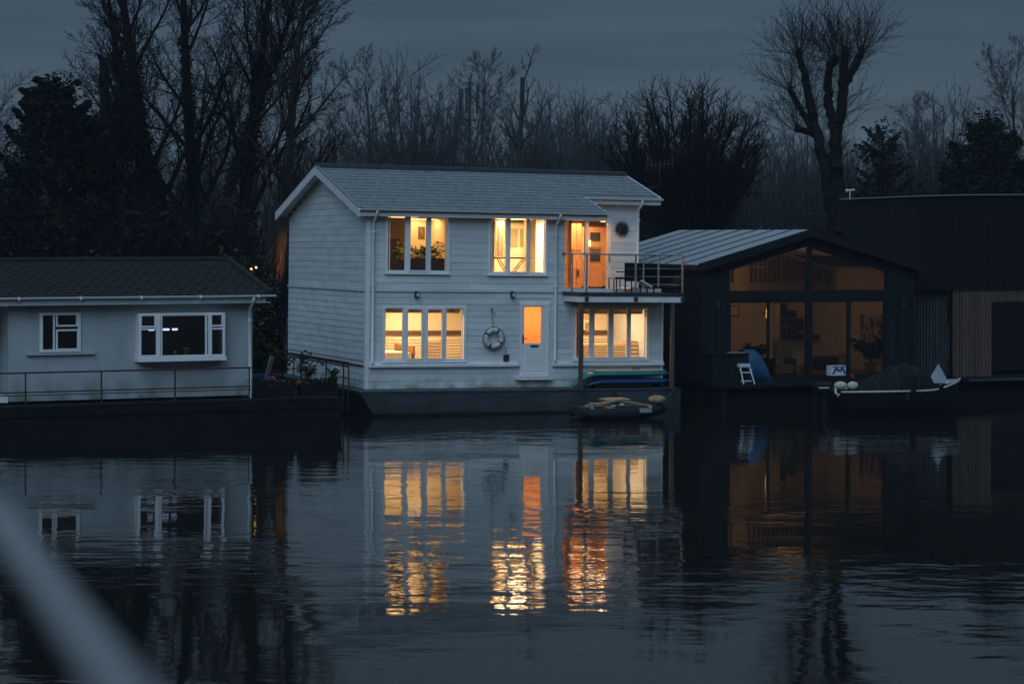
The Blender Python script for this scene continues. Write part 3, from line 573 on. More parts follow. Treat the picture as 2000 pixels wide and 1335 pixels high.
# sofa, cabinet, plants of the upper left room
sf = root('sofa', H, 'dark brown sofa back under the upper left window', 'sofa', None, (0, 0, 0)); a, b, c, d = rect(H, 790, 876, 504, 528, .9)
hp(MB().box((a, .75, ZD + .05), (b, 1.0, d)), 'backrest', 'darkcloth', sf); hp(MB().box((a, 1.0, ZD + .05), (b, 1.7, ZD + .45)), 'seat', 'darkcloth', sf); hp(MB().box((a - .16, .75, ZD + .05), (a, 1.7, d - .05)), 'arm', 'darkcloth', sf); hp(MB().box((b, .75, ZD + .05), (b + .16, 1.7, d - .05)), 'arm', 'darkcloth', sf)
a, b, c, d = rect(H, 756, 778, 466, 530, 4.0); cb = root('tall_cabinet', H, 'dark tall cabinet seen in the left pane of the upper left window', 'cabinet'); hp(MB().box((a - .4, 3.8, ZD + .03), (b, 4.3, d)), 'body', 'brownwood', cb); hp(MB().box((a + .05, 3.77, ZD + .2), (b - .04, 3.798, d - .06)), 'door', 'brownwood', cb); hp(MB().ball((a + .1, 3.75, ZD + 1), .025, 6, 4), 'knob', 'darkmetal', cb)
def plant(F, p, h, n, seed, label, m='leaf', spread=.5, lw=.05, ll=.22, potm='pot', pr=.14, name='house_plant'):
    rn = random.Random(seed); r_ = root(name, F, label, 'plant', None, p); st = MB(); lf = MB()
    hp(MB().lathe([(pr * .7, 0), (pr, pr * 1.6), (pr * 1.08, pr * 1.6), (pr * 1.05, pr * 1.85), (pr * .9, pr * 1.85), (pr * .85, pr * 1.5)], (0, 0, 0), 12), 'pot', potm, r_)
    for i in range(n):
        t = rn.uniform(0, 6.28); q = rn.uniform(.3, 1) * spread; hh = h * rn.uniform(.6, 1); b0 = Vector((0, 0, pr * 1.6)); pts = [b0 + Vector((math.cos(t) * q * s ** 1.5, math.sin(t) * q * s ** 1.5, hh * (s - .25 * s ** 3))) for s in (0, .3, .6, .85, 1)]
        st.tube(pts, [.008, .007, .005, .004, .003], 4)
        for k in range(9):
            s = .3 + .7 * k / 8; j = min(3, int(s * 4)); c = pts[j].lerp(pts[j + 1], s * 4 - j); d = Vector((rn.uniform(-1, 1), rn.uniform(-1, 1), rn.uniform(-.5, .7))).normalized(); e_ = d.cross(Vector((rn.uniform(-1, 1), rn.uniform(-1, 1), 1))).normalized() * lw * rn.uniform(.6, 1.2)
            l_ = ll * rn.uniform(.6, 1.2); lf.add([c, c + d * l_ * .5 + e_, c + d * l_ - Vector((0, 0, .03)), c + d * l_ * .5 - e_], [(0, 1, 2, 3)])
    hp(st, 'stems', m, r_); hp(lf, 'leaves', m, r_); return r_
u = H.v(779, 500, 2.4)[0]; plant(H, (u, 2.4, ZD + .5), .85, 8, 3, 'leafy plant in the left pane of the upper left window', spread=.3)
u = H.v(815, 500, 1.9)[0]; plant(H, (u, 1.9, ZD + .45), .85, 13, 4, 'bushy plant in the middle pane of the upper left window', spread=.55)
u = H.v(848, 500, 1.9)[0]; plant(H, (u, 1.9, ZD + .45), 1.05, 15, 7, 'arching plant in the right pane of the upper left window', spread=.75, lw=.03)
# ironing board, curtain, door, lamp of the upper middle room
ib = root('ironing_board', H, 'ironing board on crossed legs in the upper middle window', 'ironing board'); v = 1.0; a = H.v(958, 503, v)[0]; b = H.v(1038, 503, v)[0]; zt = H.v(1000, 502, v)[1]
mb = MB(); mb.prism([(a, v - .17), (b - .45, v - .17), (b - .1, v - .09), (b, v), (b - .1, v + .09), (b - .45, v + .17), (a, v + .17)], lambda p, s: (p[0], p[1], s), zt - .05, zt); fix_normals(hp(mb, 'board', 'brownwood', ib))
for vv in (v - .1, v + .1):
    hp(MB().tube([(a + .25, vv, zt - .05), (a + .85, vv + .02, ZD + .03)], .016, 6), 'leg', 'brownwood', ib); hp(MB().tube([(b - .25, vv, zt - .05), (a + .3, vv - .02, ZD + .03)], .016, 6), 'leg', 'brownwood', ib)
hp(MB().tube([(a + .28, v - .2, ZD + .05), (a + .28, v + .2, ZD + .05)], .018, 6), 'foot', 'darkmetal', ib)
def panel_thing(name, label, cat, x0, x1, y0, y1, v, m, t=.03, wave=False):
    a, b, c, d = rect(H, x0, x1, y0, y1, v); mb = MB()
    if wave:
        n = 24; ring = [(a + (b - a) * i / n, v - .03 + .025 * math.sin(i * 1.9)) for i in range(n + 1)]; ring += [(p[0], p[1] + .006) for p in ring[::-1]]
        mb.prism(ring, lambda p, s: (p[0], p[1], s), c, d)
        return tag_F(fix_normals(mb.build(name, m)), label, cat)
    mb.box((a, v - t, c), (b, v, d)); return tag_F(mb.build(name, m), label, cat)
def tag_F(o, label, cat, F=H): o.matrix_world = F.m; return tag(o, label, cat)
panel_thing('curtain', 'pale curtain hanging in the left pane of the upper middle window', 'curtain', 967, 984, 432, 501, 1.6, 'creamcloth', wave=True)
panel_thing('curtain', 'orange brown curtain at the left edge of the upper middle window', 'curtain', 955, 964, 426, 532, 1.4, 'orange', wave=True)
dr2 = root('dresser', H, 'pale dresser with two dark glass doors in the upper middle window', 'dresser'); a, b, c, d = rect(H, 992, 1029, 436, 515, 3.0)
hp(MB().box((a, 2.95, ZD + .03), (b, 3.28, d)), 'body', 'creamcloth', dr2)
for q in (0, 1):
    x0 = a + .06 + q * (b - a) * .5; hp(MB().box((x0, 2.93, d - .75), (x0 + (b - a) * .38, 2.948, d - .18)), 'glass_door', 'olive', dr2)
    for k in range(4): hp(MB().box((x0, 2.93, d - 1.0 - k * .2), (x0 + (b - a) * .38, 2.948, d - .86 - k * .2)), 'drawer', 'cream', dr2)
hp(MB().box((H.v(1024, 480, 2.2)[0], 2.15, ZD + .03), (H.v(1030, 480, 2.2)[0], 2.25, ZE - .05)), 'door_post', 'orange')
fl = root('floor_lamp', H, 'tall glowing floor lamp at the right edge of the upper middle window', 'lamp', None, (H.v(1060, 490, 1.1)[0], 1.1, ZD + .02))
hp(MB().lathe([(.11, 0), (.11, .03), (.012, .04), (.012, .55)], (0, 0, 0), 12), 'base', 'brownwood', fl); hp(MB().lathe([(.07, .5), (.075, .52), (.06, 1.32), (.055, 1.33)], (0, 0, 0), 14), 'lamp_shade', 'bulb', fl, True)
# pine kitchen behind the balcony
vk = VR + 2.38
kt = root('kitchen_units', H, 'honey pine kitchen cupboards with built in ovens behind the balcony door', 'kitchen units'); a, b, c, d = rect(H, 1150, 1187, 430, 566, vk - .6)
hp(MB().box((a - 1.6, vk - .6, ZD + .13), (b + .5, vk - .02, ZE - .2)), 'carcass', 'orange', kt)
for x0, x1, y0, y1, nm, m in ((1153, 1172, 454, 470, 'oven', 'darkmetal'), (1153, 1172, 492, 510, 'oven', 'darkmetal'), (1153, 1173, 477, 482, 'shelf_gap', 'olive'), (1153, 1173, 486, 489, 'shelf_gap', 'brownwood'), (1153, 1176, 526, 560, 'cupboard_door', 'orange'), (1134, 1147, 462, 510, 'dark_niche', 'olive')):
    p = rect(H, x0, x1, y0, y1, vk - .62); hp(MB().box((p[0], vk - .63, p[2]), (p[1], vk - .602, p[3])), nm, m, kt)
hp(MB().box((rect(H, 1146, 1154, 470, 480, vk - .7)[0], vk - .7, H.v(1150, 481, vk - .7)[1]), (rect(H, 1146, 1154, 470, 480, vk - .7)[1], vk - .66, H.v(1150, 469, vk - .7)[1])), 'task_light', 'bulb', kt)
for i in range(3):
    p = rect(H, 1104 + i * 11, 1114 + i * 11, 436, 488, vk - .62); hp(MB().box((p[0], vk - .63, p[2]), (p[1], vk - .602, p[3])), 'cupboard_door', 'orange', kt)
    p = rect(H, 1104 + i * 11, 1114 + i * 11, 506, 562, vk - .62); hp(MB().box((p[0], vk - .63, p[2]), (p[1], vk - .602, p[3])), 'cupboard_door', 'orange', kt)
for x0, y0 in ((1108, 520), (1126, 526), (1108, 538)): p = rect(H, x0, x0 + 5, y0, y0 + 13, vk - .64); hp(MB().box((p[0], vk - .66, p[2]), (p[1], vk - .632, p[3])), 'handle', 'brownwood', kt)
# ground floor: bed rail, chest, blinds
def slat_unit(name, label, cat, x0, x1, y0, y1, v, n, m='creamcloth'):
    a, b, c, d = rect(H, x0, x1, y0, y1, v); r_ = root(name, H, label, cat); hp(MB().box((a, v + .03, ZB + .2), (b, v + .5, d)), 'body', 'orange', r_)
    for i in range(n): hp(MB().box((a + .02, v, c + (d - c) * i / n), (b - .02, v + .028, c + (d - c) * (i + .68) / n)), 'drawer_slat', m, r_)
slat_unit('slatted_chest', 'pale slatted chest in the third pane of the left ground floor window', 'chest', 836, 861, 664, 699, 1.6, 6)
slat_unit('slatted_bench', 'pale slatted bench across the right ground floor window', 'bench', 1140, 1226, 672, 698, 1.5, 5)
slat_unit('drawer_chest', 'pale drawer chest in the last pane of the right ground floor window', 'chest', 1229, 1256, 666, 697, 1.4, 4)
frame_pic(1142, 1149, 614, 624, 2.4, 'small red brown picture high in the right ground floor window'); frame_pic(1143, 1151, 630, 648, 2.4, 'dark picture below a smaller one in the right ground floor window')
panel_thing('curtain', 'pale curtain at the far left of the right ground floor window', 'curtain', 1121, 1133, 612, 697, .5, 'tan', wave=True)
def blind(key, label, k=.10):
    a, b, c, d = HOLE[key]; r_ = root('rolled_blind', H, label, 'blind'); hp(MB().tube([(a + .05, .24, d - .07), (b - .05, .24, d - .07)], .05, 10), 'roll', 'tan', r_); hp(MB().box((a + .06, .235, d - .07 - k), (b - .06, .245, d - .08)), 'cloth', 'tan', r_)
blind('lr', 'rolled tan blind along the top of the right ground floor window', .14); blind('ll', 'rolled tan blind along the top of the left ground floor window', .10)
bed = root('bed', H, 'low bed with cream cover behind the left ground floor window', 'bed'); a, b, c, d = rect(H, 752, 800, 688, 702, 1.0); hp(MB().box((a, .8, ZB + .25), (b, 2.6, d)), 'mattress', 'creamcloth', bed); hp(MB().box((a - .05, .75, ZB + .2), (b + .05, 2.65, ZB + .42)), 'frame', 'brownwood', bed); hp(MB().box((b + .05, .8, ZB + .2), (b + .1, 2.6, d + .2)), 'headboard', 'orange', bed)

# ================================================================== grey bungalow on a pontoon
B = Frame(-7.05, 58.6, .395, -.0065, 0)
bun = empty('grey_bungalow', B.m, 'single storey grey rendered bungalow houseboat with dark tiled roof', 'houseboat')
ZBB = B.v(480, 771)[1]; ZBG = B.v(470, 576, -.45)[1]; BL = -15
WB1, WB2 = rect(B, 77, 158, 609, 688), rect(B, 270, 439, 610, 700)
UBL = B.v(16, 700)[0]
mb = MB(); wall_cells(mb, UBL, 0, ZBB, ZBG + .1, [WB1, WB2], lambda m_, a, b, c, d: m_.box((a, 0, c), (b, .16, d))); bw = mb.build('front_wall', 'render', bun)
MB().box((-.16, .161, ZBB), (0, 7, ZBG + .1)).box((BL, 1.6, ZBB), (UBL - .002, 1.76, ZBG + .1)).box((UBL, .161, ZBB), (UBL + .16, 1.76, ZBG + .1)).box((BL, 6.84, ZBB), (-.161, 7, ZBG + .1)).build('side_wall', 'render', bun)
MB().box((BL, -.03, ZBB - .02), (UBL - .01, 1.5, ZBB + .14)).build('porch_step', 'white', bun)
MB().box((-15, .17, ZBB), (-.17, 6.8, ZBB + .06)).build('interior_floor', 'floor', bun); MB().box((-9, 3.6, ZBB), (-.17, 3.7, ZBG)).build('partition', 'olive', bun); MB().box((-15, .17, ZBG + .0), (-.17, 6.8, ZBG + .05)).build('ceiling', 'cream', bun)
# hipped roof
VRB = 3.5; UH2, ZRB = B.v(446, 509, VRB); eo = .45; ur = .42
rp = MB(); P4 = [(BL, -eo, ZBG), (ur, -eo, ZBG), (ur, 7 + eo, ZBG), (BL, 7 + eo, ZBG), (BL, VRB, ZRB), (UH2, VRB, ZRB)]
rp.add(P4, [(0, 1, 5, 4), (1, 2, 5), (2, 3, 4, 5), (0, 3, 2, 1), (0, 4, 3)]); broof = rp.build('roof', 'tile', bun)
tl = MB(); ncr = 13
for k in range(ncr):
    s0, s1 = k / ncr, (k + 1.15) / ncr; v0, v1 = -eo + (VRB + eo) * s0, -eo + (VRB + eo) * min(s1, 1); z0, z1 = ZBG + (ZRB - ZBG) * s0, ZBG + (ZRB - ZBG) * min(s1, 1); ue = ur + (UH2 - ur) * s0; u = -11 + (.15 if k % 2 else 0)
    while u < ue - .05:
        q = min(u + .3, ue); j = rs.uniform(0, .008)
        tl.prism([(u + .004, .012 + j), (u + .06, .045 + j), (u + .15, .03 + j), (q - .004, .02 + j)], lambda p, t: (p[0], (v0, v1)[t], (z0, z1)[t] + p[1] * (1, .4)[t]), 0, 1); u += .3
tag(tl.build('roof_tiles', 'tile', broof), kind='stuff')
MB().tube([(ur, -eo, ZBG + .04), (UH2, VRB, ZRB + .05)], .09, 8).build('hip_tile', 'tile', broof); MB().tube([(-11, VRB, ZRB + .03), (UH2, VRB, ZRB + .03)], .09, 8).build('ridge_tile', 'tile', broof)
MB().box((BL, -eo + .02, ZBG - .22), (ur - .16, -eo + .045, ZBG - .02)).build('fascia', 'bfascia', broof); MB().box((BL, -eo + .046, ZBG - .22), (ur - .02, -.002, ZBG - .19)).build('soffit', 'bfascia', broof)
gutter(BL, ur + .1, -eo - .05, ZBG + .0, parent=broof, r=.07)
for i in range(6): MB().box((-8 + i * 1.6, -eo - .125, ZBG - .075), (-7.95 + i * 1.6, -eo + .02, ZBG + .01)).build('gutter_bracket', 'upvc', broof)
ub = B.v(486, 650)[0]; o = downpipe(ub, -.10, ZBG - .02, ZBB - .1, -eo - .05, bun)
def bwin(Fr, parent, outer, lights, v, m='upvc', gm='dglass', name='window', t=.07):
    a, b, c, d = rect(Fr, *outer, v); fr = MB().box((a, v - .05, c), (b, v + .06, c + t)).box((a, v - .05, d - t), (b, v + .06, d)).box((a, v - .05, c + t), (a + t, v + .06, d - t)).box((b - t, v - .05, c + t), (b, v + .06, d - t)); wn = fr.build(name, m, parent)
    for l in lights:
        p, q, r_, s_ = rect(Fr, *l, v); t2 = .045
        MB().box((p - t2, v - .06, r_ - t2), (q + t2, v + .03, r_)).box((p - t2, v - .06, s_), (q + t2, v + .03, s_ + t2)).box((p - t2, v - .06, r_), (p, v + .03, s_)).box((q, v - .06, r_), (q + t2, v + .03, s_)).build('sash', m, wn)
        MB().box((p - .01, v - .012, r_ - .01), (q + .01, v - .004, s_ + .01)).build('pane', gm, wn)
    return wn
w1 = bwin(B, bun, (77, 157, 610, 687), [(83, 103, 615, 682), (112, 148, 615, 634), (112, 150, 646, 680)], 0)
MB().box((WB1[0] - .35, -.10, WB1[2] - .06), (WB1[1] + .35, -.002, WB1[2] - .005)).build('sill', 'render', w1); MB().box((WB1[0] - .3, -.03, WB1[3] + .01), (WB1[1] + .3, -.002, WB1[3] + .05)).build('lintel', 'render', w1)
# box bay
VBY = -.34; w2 = bwin(B, bun, (270, 439, 611, 698), [(276, 301, 616, 636), (275, 304, 644, 693), (316, 400, 614, 693), (413, 432, 615, 634), (412, 434, 643, 692)], VBY)
a, b, c, d = rect(B, 270, 439, 611, 698, VBY); cc = c - .06
MB().box((a + .02, VBY + .061, d - .04), (b - .02, -.002, d)).box((a + .0, VBY + .061, c), (a + .06, -.002, d - .04)).box((b - .06, VBY + .061, c), (b, -.002, d - .04)).build('bay_side', 'upvc', w2)
for x in (305, 406): u_ = B.v(x + 3, 650, VBY)[0]; MB().box((u_ - .05, VBY - .075, c + .02), (u_ + .05, VBY + .03, d - .02)).build('bay_post', 'upvc', w2)
MB().box((a - .03, VBY - .09, cc - .03), (b + .03, .0, c - .002)).build('sill', 'upvc', w2)
mb = MB(); mb.loft([[(a, VBY - .05, cc - .032), (b, VBY - .05, cc - .032), (b, -.002, cc - .032), (a, -.002, cc - .032)], [(a + .45, -.05, cc - .22), (b - .45, -.05, cc - .22), (b - .45, -.002, cc - .22), (a + .45, -.002, cc - .22)]]); fix_normals(mb.build('bay_apron', 'render', w2))
# small things on its sills and its one blue-white light
u_, z_ = B.v(364, 693, -.15); o = thing('plant_pot', MB().lathe([(.07, 0), (.095, .14), (.1, .14), (.1, .17), (.08, .17), (.075, .12)], (u_, -.15, c + .075), 12), 'whitepot', 'white plant pot on the sill of the bay window', 'pot', B, smooth=True)
o = thing('small_jar', MB().lathe([(.035, 0), (.045, .03), (.045, .09), (.03, .11)], (B.v(342, 690, -.15)[0], -.15, c + .075), 10), 'whitepot', 'tiny pale jar left of the pot on the bay sill', 'jar', B, smooth=True)
for px, lab in ((101, 'tiny yellow figure at the left pane foot of the small bungalow window'), (122, 'tiny yellow figure standing in the right pane of the small bungalow window')):
    u_, _ = B.v(px, 680, .06); thing('yellow_figure', MB().lathe([(.02, 0), (.028, .03), (.012, .06), (.02, .09), (.005, .115)], (u_, .085, WB1[2] + .07), 8), 'boardcream', lab, 'figure', B, smooth=True)
u0, z0 = B.v(295, 644, 2.2); u1, _ = B.v(346, 644, 2.2); sl_ = root('strip_light', B, 'blue white strip light glowing inside the bay window', 'strip light'); MB().box((u0 - .1, 2.0, z0 - .05), (u1 + .1, 2.3, z0 - .022)).build('reflection_shield', 'darkmetal', sl_)  # shield added under the tubes to keep their glow out of the water
for x0, x1 in ((291, 301), (307, 312), (319, 331), (337, 347)): p = B.v(x0, 644, 2.2)[0]; q = B.v(x1, 644, 2.2)[0]; MB().box((p, 2.2, z0 - .02), (q, 2.26, z0 + .03)).build('tube', 'led', sl_)
# pontoon and its front rail
VP = -1.0; UPR = B.v(667, 800, VP)[0]
pon = MB().box((BL, VP, -.4), (UPR, 9, ZBB - .10)); pontoon = pon.build('pontoon', 'black', bun)
for i in range(9): MB().box((BL, VP - .01 + i * .125, ZBB - .098), (UPR, VP + .105 + i * .125, ZBB - .07)).build('deck_board', 'black', pontoon)
MB().box((BL, VP - .04, ZBB - .34), (UPR + .03, VP - .002, ZBB - .12)).build('fender_beam', 'black', pontoon)
VRL = VP + .12
frail = empty('front_railing', B.m, 'thin rusty red railing along the front of the grey bungalow', 'railing')
zt0 = B.v(342, 721, VRL)[1]; ue = B.v(490, 717, VRL)[0]
for nm, zz, r_ in (('top_rail', zt0, .022), ('middle_rail', zt0 - .50, .018), ('lower_rail', zt0 - .58, .012)): MB().tube([(-12, VRL, zz), (ue, VRL, zz)], r_, 8).build(nm, 'redrail', frail)
for px in (50, 198, 342, 487): u_ = B.v(px, 750, VRL)[0]; MB().tube([(u_, VRL, ZBB - .07), (u_, VRL, zt0)], .022, 8).build('post', 'redrail', frail)
# ---- side railing along the white house
UR_ = -.62; srail = empty('side_railing', H.m, 'dark red railing beside the left wall of the white houseboat', 'railing')
va, za = H.u(681, 708, UR_); vb, zb_ = H.u(566, 692, UR_); zr_ = za
for k in (0, .13): MB().tube([(UR_, va, zr_ - k * .9), (UR_, min(vb, 8), zr_ - k * .9)], .022, 8).build('top_rail', 'redrail', srail)
MB().tube([(UR_, va, zr_ - .45), (UR_, va + .8, zr_ - .45)], .016, 6).build('middle_rail', 'redrail', srail)
for px in (681, 671, 637, 574): v_ = H.u(px, 720, UR_)[0]; MB().tube([(UR_, v_, ZB - .62), (UR_, v_, zr_)], .022, 8).build('post', 'redrail', srail)
# ---- things on the pontoon corner between the two boats
ZPD = ZBB - .07
def bp(px, v): return B.v(px, 750, v)[0]
ch = root('garden_chair', B, 'grey garden chair with blue cushion beside the bungalow wall', 'chair', None, (bp(506, 1.6), 1.6, ZPD), -.5)
hp(MB().box((-.24, -.22, .40), (.24, .24, .44)), 'seat', 'greyslat', ch); hp(MB().box((-.23, -.21, .442), (.22, .22, .52)), 'cushion', 'blue', ch)
mb = MB(); mb.prism([(.20, .44), (.24, .44), (.40, 1.02), (.35, 1.03)], lambda p, s: (p[0], s, p[1]), -.22, .24); fix_normals(hp(mb, 'backrest', 'zinc', ch))
for sx in (-.23, .2):
    for sy in (-.21, .2): hp(MB().box((sx, sy, 0), (sx + .03, sy + .03, .40)), 'leg', 'darkmetal', ch)
plant(B, (bp(530, .2), .2, ZPD), .45, 7, 21, 'pink flowering plant in a pale pot on the pontoon corner', 'pink', .16, .05, .12, 'zinc', .17, 'potted_flower')
plant(B, (bp(553, 1.3), 1.3, ZPD), 1.25, 12, 22, 'tall leafy shrub in a pot in front of the dark gap', 'shrub', .4, .05, .16, 'pot', .2, 'potted_shrub')
plant(B, (bp(600, .9), .9, ZPD), .75, 16, 23, 'bushy green potted shrub against the side railing', 'yellowleaf', .4, .05, .15, 'pot', .2, 'potted_shrub')
plant(B, (bp(588, 1.9), 1.9, ZPD), 1.35, 7, 26, 'thin tall plant standing out against the white side wall', 'shrub', .35, .035, .16, 'pot', .16, 'potted_shrub')
pl_ = plant(B, (bp(650, .25), .25, ZPD + .22), .36, 12, 24, 'small potted plant with white flowers on the planter box', 'shrub', .2, .04, .12, 'rubber', .14, 'potted_flower')
fl_ = MB()
for i in range(7): fl_.ball((rng.uniform(-.14, .14), rng.uniform(-.14, .05), rng.uniform(.42, .56)), .025, 6, 4)
hp(fl_, 'flowers', 'petal', pl_)
for x0, x1, v_, lab in ((500, 575, -.25, 'long dark planter box at the front of the pontoon corner'), (588, 660, -.1, 'shorter dark planter box near the side railing')):
    p, q = bp(x0, v_), bp(x1, v_); r_ = root('planter_box', B, lab, 'planter'); hp(MB().box((p, v_, ZPD), (q, v_ + .03, ZPD + .3)).box((p, v_ + .35, ZPD), (q, v_ + .38, ZPD + .3)).box((p, v_ + .03, ZPD), (p + .03, v_ + .35, ZPD + .3)).box((q - .03, v_ + .03, ZPD), (q, v_ + .35, ZPD + .3)), 'box', 'black', r_); hp(MB().box((p + .03, v_ + .03, ZPD + .1), (q - .03, v_ + .35, ZPD + .25)), 'soil', 'earth', r_)
    lf = MB()
    for i in range(160):
        c_ = Vector((rng.uniform(p + .05, q - .05), v_ + rng.uniform(.05, .33), ZPD + rng.uniform(.25, .42))); d_ = Vector((rng.uniform(-1, 1), rng.uniform(-1, 1), rng.uniform(.2, 1))).normalized() * .1; e_ = d_.cross(Vector((rng.uniform(-1, 1), 1, .3))).normalized() * .03; lf.add([c_, c_ + d_ * .5 + e_, c_ + d_, c_ + d_ * .5 - e_], [(0, 1, 2, 3)])
    hp(lf, 'leaves', 'shrub', r_)
# twin garden lights behind the gap
gp = at(495, 525, 70.5); gl = empty('garden_light', gp, 'pair of tiny warm garden lights glowing in the dark gap', 'garden light'); hp(MB().tube([(0, 0, -2.2), (0, 0, 0)], .02, 6), 'post', 'darkmetal', gl)
for dx in (-.07, .09): hp(MB().ball((dx, -.03, .02 + dx * .3), .038, 8, 6), 'globe', 'dimbulb', gl, True)

# ================================================================== black barn houseboat with glazed gable
D = Frame(*(lambda p: (p.x, p.y))(at(1370, 784, 66.6)), .386, -.004, .006)
barn = empty('black_barn_houseboat', D.m, 'black timber houseboat with pale metal roof and glazed gable front', 'houseboat')
DW = D.v(1788, 640)[0]; DM = D.v(1577, 500)[0]; ZDB = D.v(1560, 741)[1]; ZDE = D.v(1372, 520)[1]; ZDR = D.v(1577, 456)[1]; DD = D.u(1331, 446, DM)[0]
DD = max(6.0, min(DD, 13)); gx0, gx1 = D.v(1425, 640)[0], D.v(1731, 640)[0]
gz0, gz1, gz2, gz3 = D.v(1560, 735)[1], D.v(1560, 587)[1], D.v(1560, 567)[1], D.v(1578, 482)[1]
ga, gb = D.v(1425, 528)[1], D.v(1731, 530)[1]
mb = MB(); mb.box((0, 0, ZDB), (gx0, .15, ZDE)).box((gx1, 0, ZDB), (DW, .15, ZDE)).box((gx0, 0, gz1), (gx1, .15, gz2)).box((gx0, 0, ZDB), (gx1, .15, gz0))
mb.prism([(0, ZDE), (gx0, ZDE), (gx0, ga), (DM, gz3), (gx1, gb), (gx1, ZDE), (DW, ZDE), (DM, ZDR)], lambda p, s: (p[0], s, p[1]), 0, .15); bfw = fix_normals(mb.build('front_wall', 'charframe', barn))
mb = MB().box((0, .151, ZDB), (.15, DD, ZDE)); bsw = mb.build('side_wall', 'char', barn); MB().box((DW - .15, .151, ZDB), (DW, DD, ZDE)).build('side_wall', 'char', barn); MB().box((.151, DD - .15, ZDB), (DW - .151, DD, ZDE)).build('back_wall', 'char', barn)
def roofz(u): return ZDE + (ZDR - ZDE) * (1 - abs(u - DM) / (DM if u < DM else DW - DM))
x = .004
while x < DW - .1:                                     # vertical boards on the front
    w_ = .135
    if x + w_ < gx0 - .02 or x > gx1 + .02: MB().box((x, -.022, ZDB), (x + w_ - .010, -.002, roofz(x + w_ / 2) - .12)).build('cladding_board', 'char', bfw)
    x += w_
for i in range(12):                                    # lapped boards on the visible side
    z0 = ZDB + (ZDE - ZDB) * i / 12; MB().box((-.022, .03, z0), (-.002, DD, z0 + (ZDE - ZDB) / 12 - .015)).build('cladding_board', 'char', bsw)
# frames and glass of the gable
mt = .06
for a, b, c, d in ((gx0, gx0 + mt, gz0, gz1), (gx1 - mt, gx1, gz0, gz1), (gx0 + mt, gx1 - mt, gz0, gz0 + .05), (gx0 + mt, gx1 - mt, gz1 - .05, gz1)): MB().box((a, .03, c), (b, .12, d)).build('window_frame', 'charframe', bfw)
xm = [D.v(p, 640)[0] for p in (1502, 1581, 1659)]
for x_, t_ in zip(xm, (.025, .10, .045)): MB().box((x_ - t_, -.01, gz0 + .05), (x_ + t_, .12, gz1 - .05)).build('mullion', 'charframe', bfw)
MB().box((xm[1] - .09, -.01, gz2), (xm[1] + .09, .12, gz3 - .02)).build('mullion', 'charframe', bfw)
ed = [gx0 + mt, xm[0] - .025, xm[0] + .025, xm[1] - .10, xm[1] + .10, xm[2] - .045, xm[2] + .045, gx1 - mt]
for p, q in zip(ed[::2], ed[1::2]): MB().box((p, .06, gz0 + .05), (q, .07, gz1 - .05)).build('pane', 'dglass', bfw)
for poly in ([(gx0, gz2), (xm[1] - .09, gz2), (xm[1] - .09, gz3 - .03), (gx0, ga)], [(xm[1] + .09, gz2), (gx1, gz2), (gx1, gb), (xm[1] + .09, gz3 - .03)]):
    mb = MB(); mb.prism(poly, lambda p, s: (p[0], s, p[1]), .06, .07); fix_normals(mb.build('pane', 'dglass', bfw))
# roof of standing seam sheets
ro = .25; zf = lambda u, o=0: ZDR + .10 + o - abs(u - DM) * (ZDR - ZDE) / DM
mb = MB(); mb.prism([(-ro, zf(-ro)), (DM, zf(DM)), (DW + ro, zf(DW + ro)), (DW + ro, zf(DW + ro) - .16), (DM, zf(DM) - .16), (-ro, zf(-ro) - .16)], lambda p, s: (p[0], s, p[1]), -.30, DD + .2); droof = fix_normals(mb.build('roof', 'charframe', barn))
npn = 8
for i in range(npn):
    v0 = -.26 + (DD + .44) * i / npn; v1 = -.26 + (DD + .44) * (i + 1) / npn - .012
    for sgn in (0, 1):
        ue_ = -ro if sgn == 0 else DW + ro; mb = MB(); mb.prism([(ue_, zf(ue_) + .004), (DM, zf(DM) + .004), (DM, zf(DM) + .024), (ue_, zf(ue_) + .024)], lambda p, s: (p[0], s, p[1]), v0, v1); fix_normals(mb.build('roof_sheet', 'zinc', droof))
        if sgn == 0: mb = MB(); mb.prism([(ue_, zf(ue_) + .024), (DM, zf(DM) + .024), (DM, zf(DM) + .05), (ue_, zf(ue_) + .05)], lambda p, s: (p[0], s, p[1]), v0, v0 + .03); fix_normals(mb.build('seam', 'darkmetal', droof))
for p_, q_ in ((-ro - .02, DM), (DM, DW + ro + .02)):
    mb = MB(); mb.prism([(p_, zf(p_) + .06), (q_, zf(q_) + .06), (q_, zf(q_) - .2), (p_, zf(p_) - .2)], lambda p, s: (p[0], s, p[1]), -.335, -.302); fix_normals(mb.build('bargeboard', 'charframe', droof))
MB().box((-ro - .05, -.3, zf(-ro) - .14), (-ro - .005, DD + .2, zf(-ro) + .01)).build('gutter', 'charframe', droof)
for px in (1400, 1762): u_, z_ = D.v(px, 594); r_ = root('wall_light', D, 'black cylinder wall light ' + ('left' if px < 1500 else 'right') + ' of the glazed gable', 'wall light', 'unlit cylinder lights on the black barn', (u_, -.06, z_)); hp(MB().lathe([(.04, -.11), (.05, -.1), (.05, .1), (.04, .11)], (0, -.04, 0), 10), 'body', 'darkmetal', r_); hp(MB().box((-.02, -.02, -.03), (.02, .036, .03)), 'mount', 'darkmetal', r_)
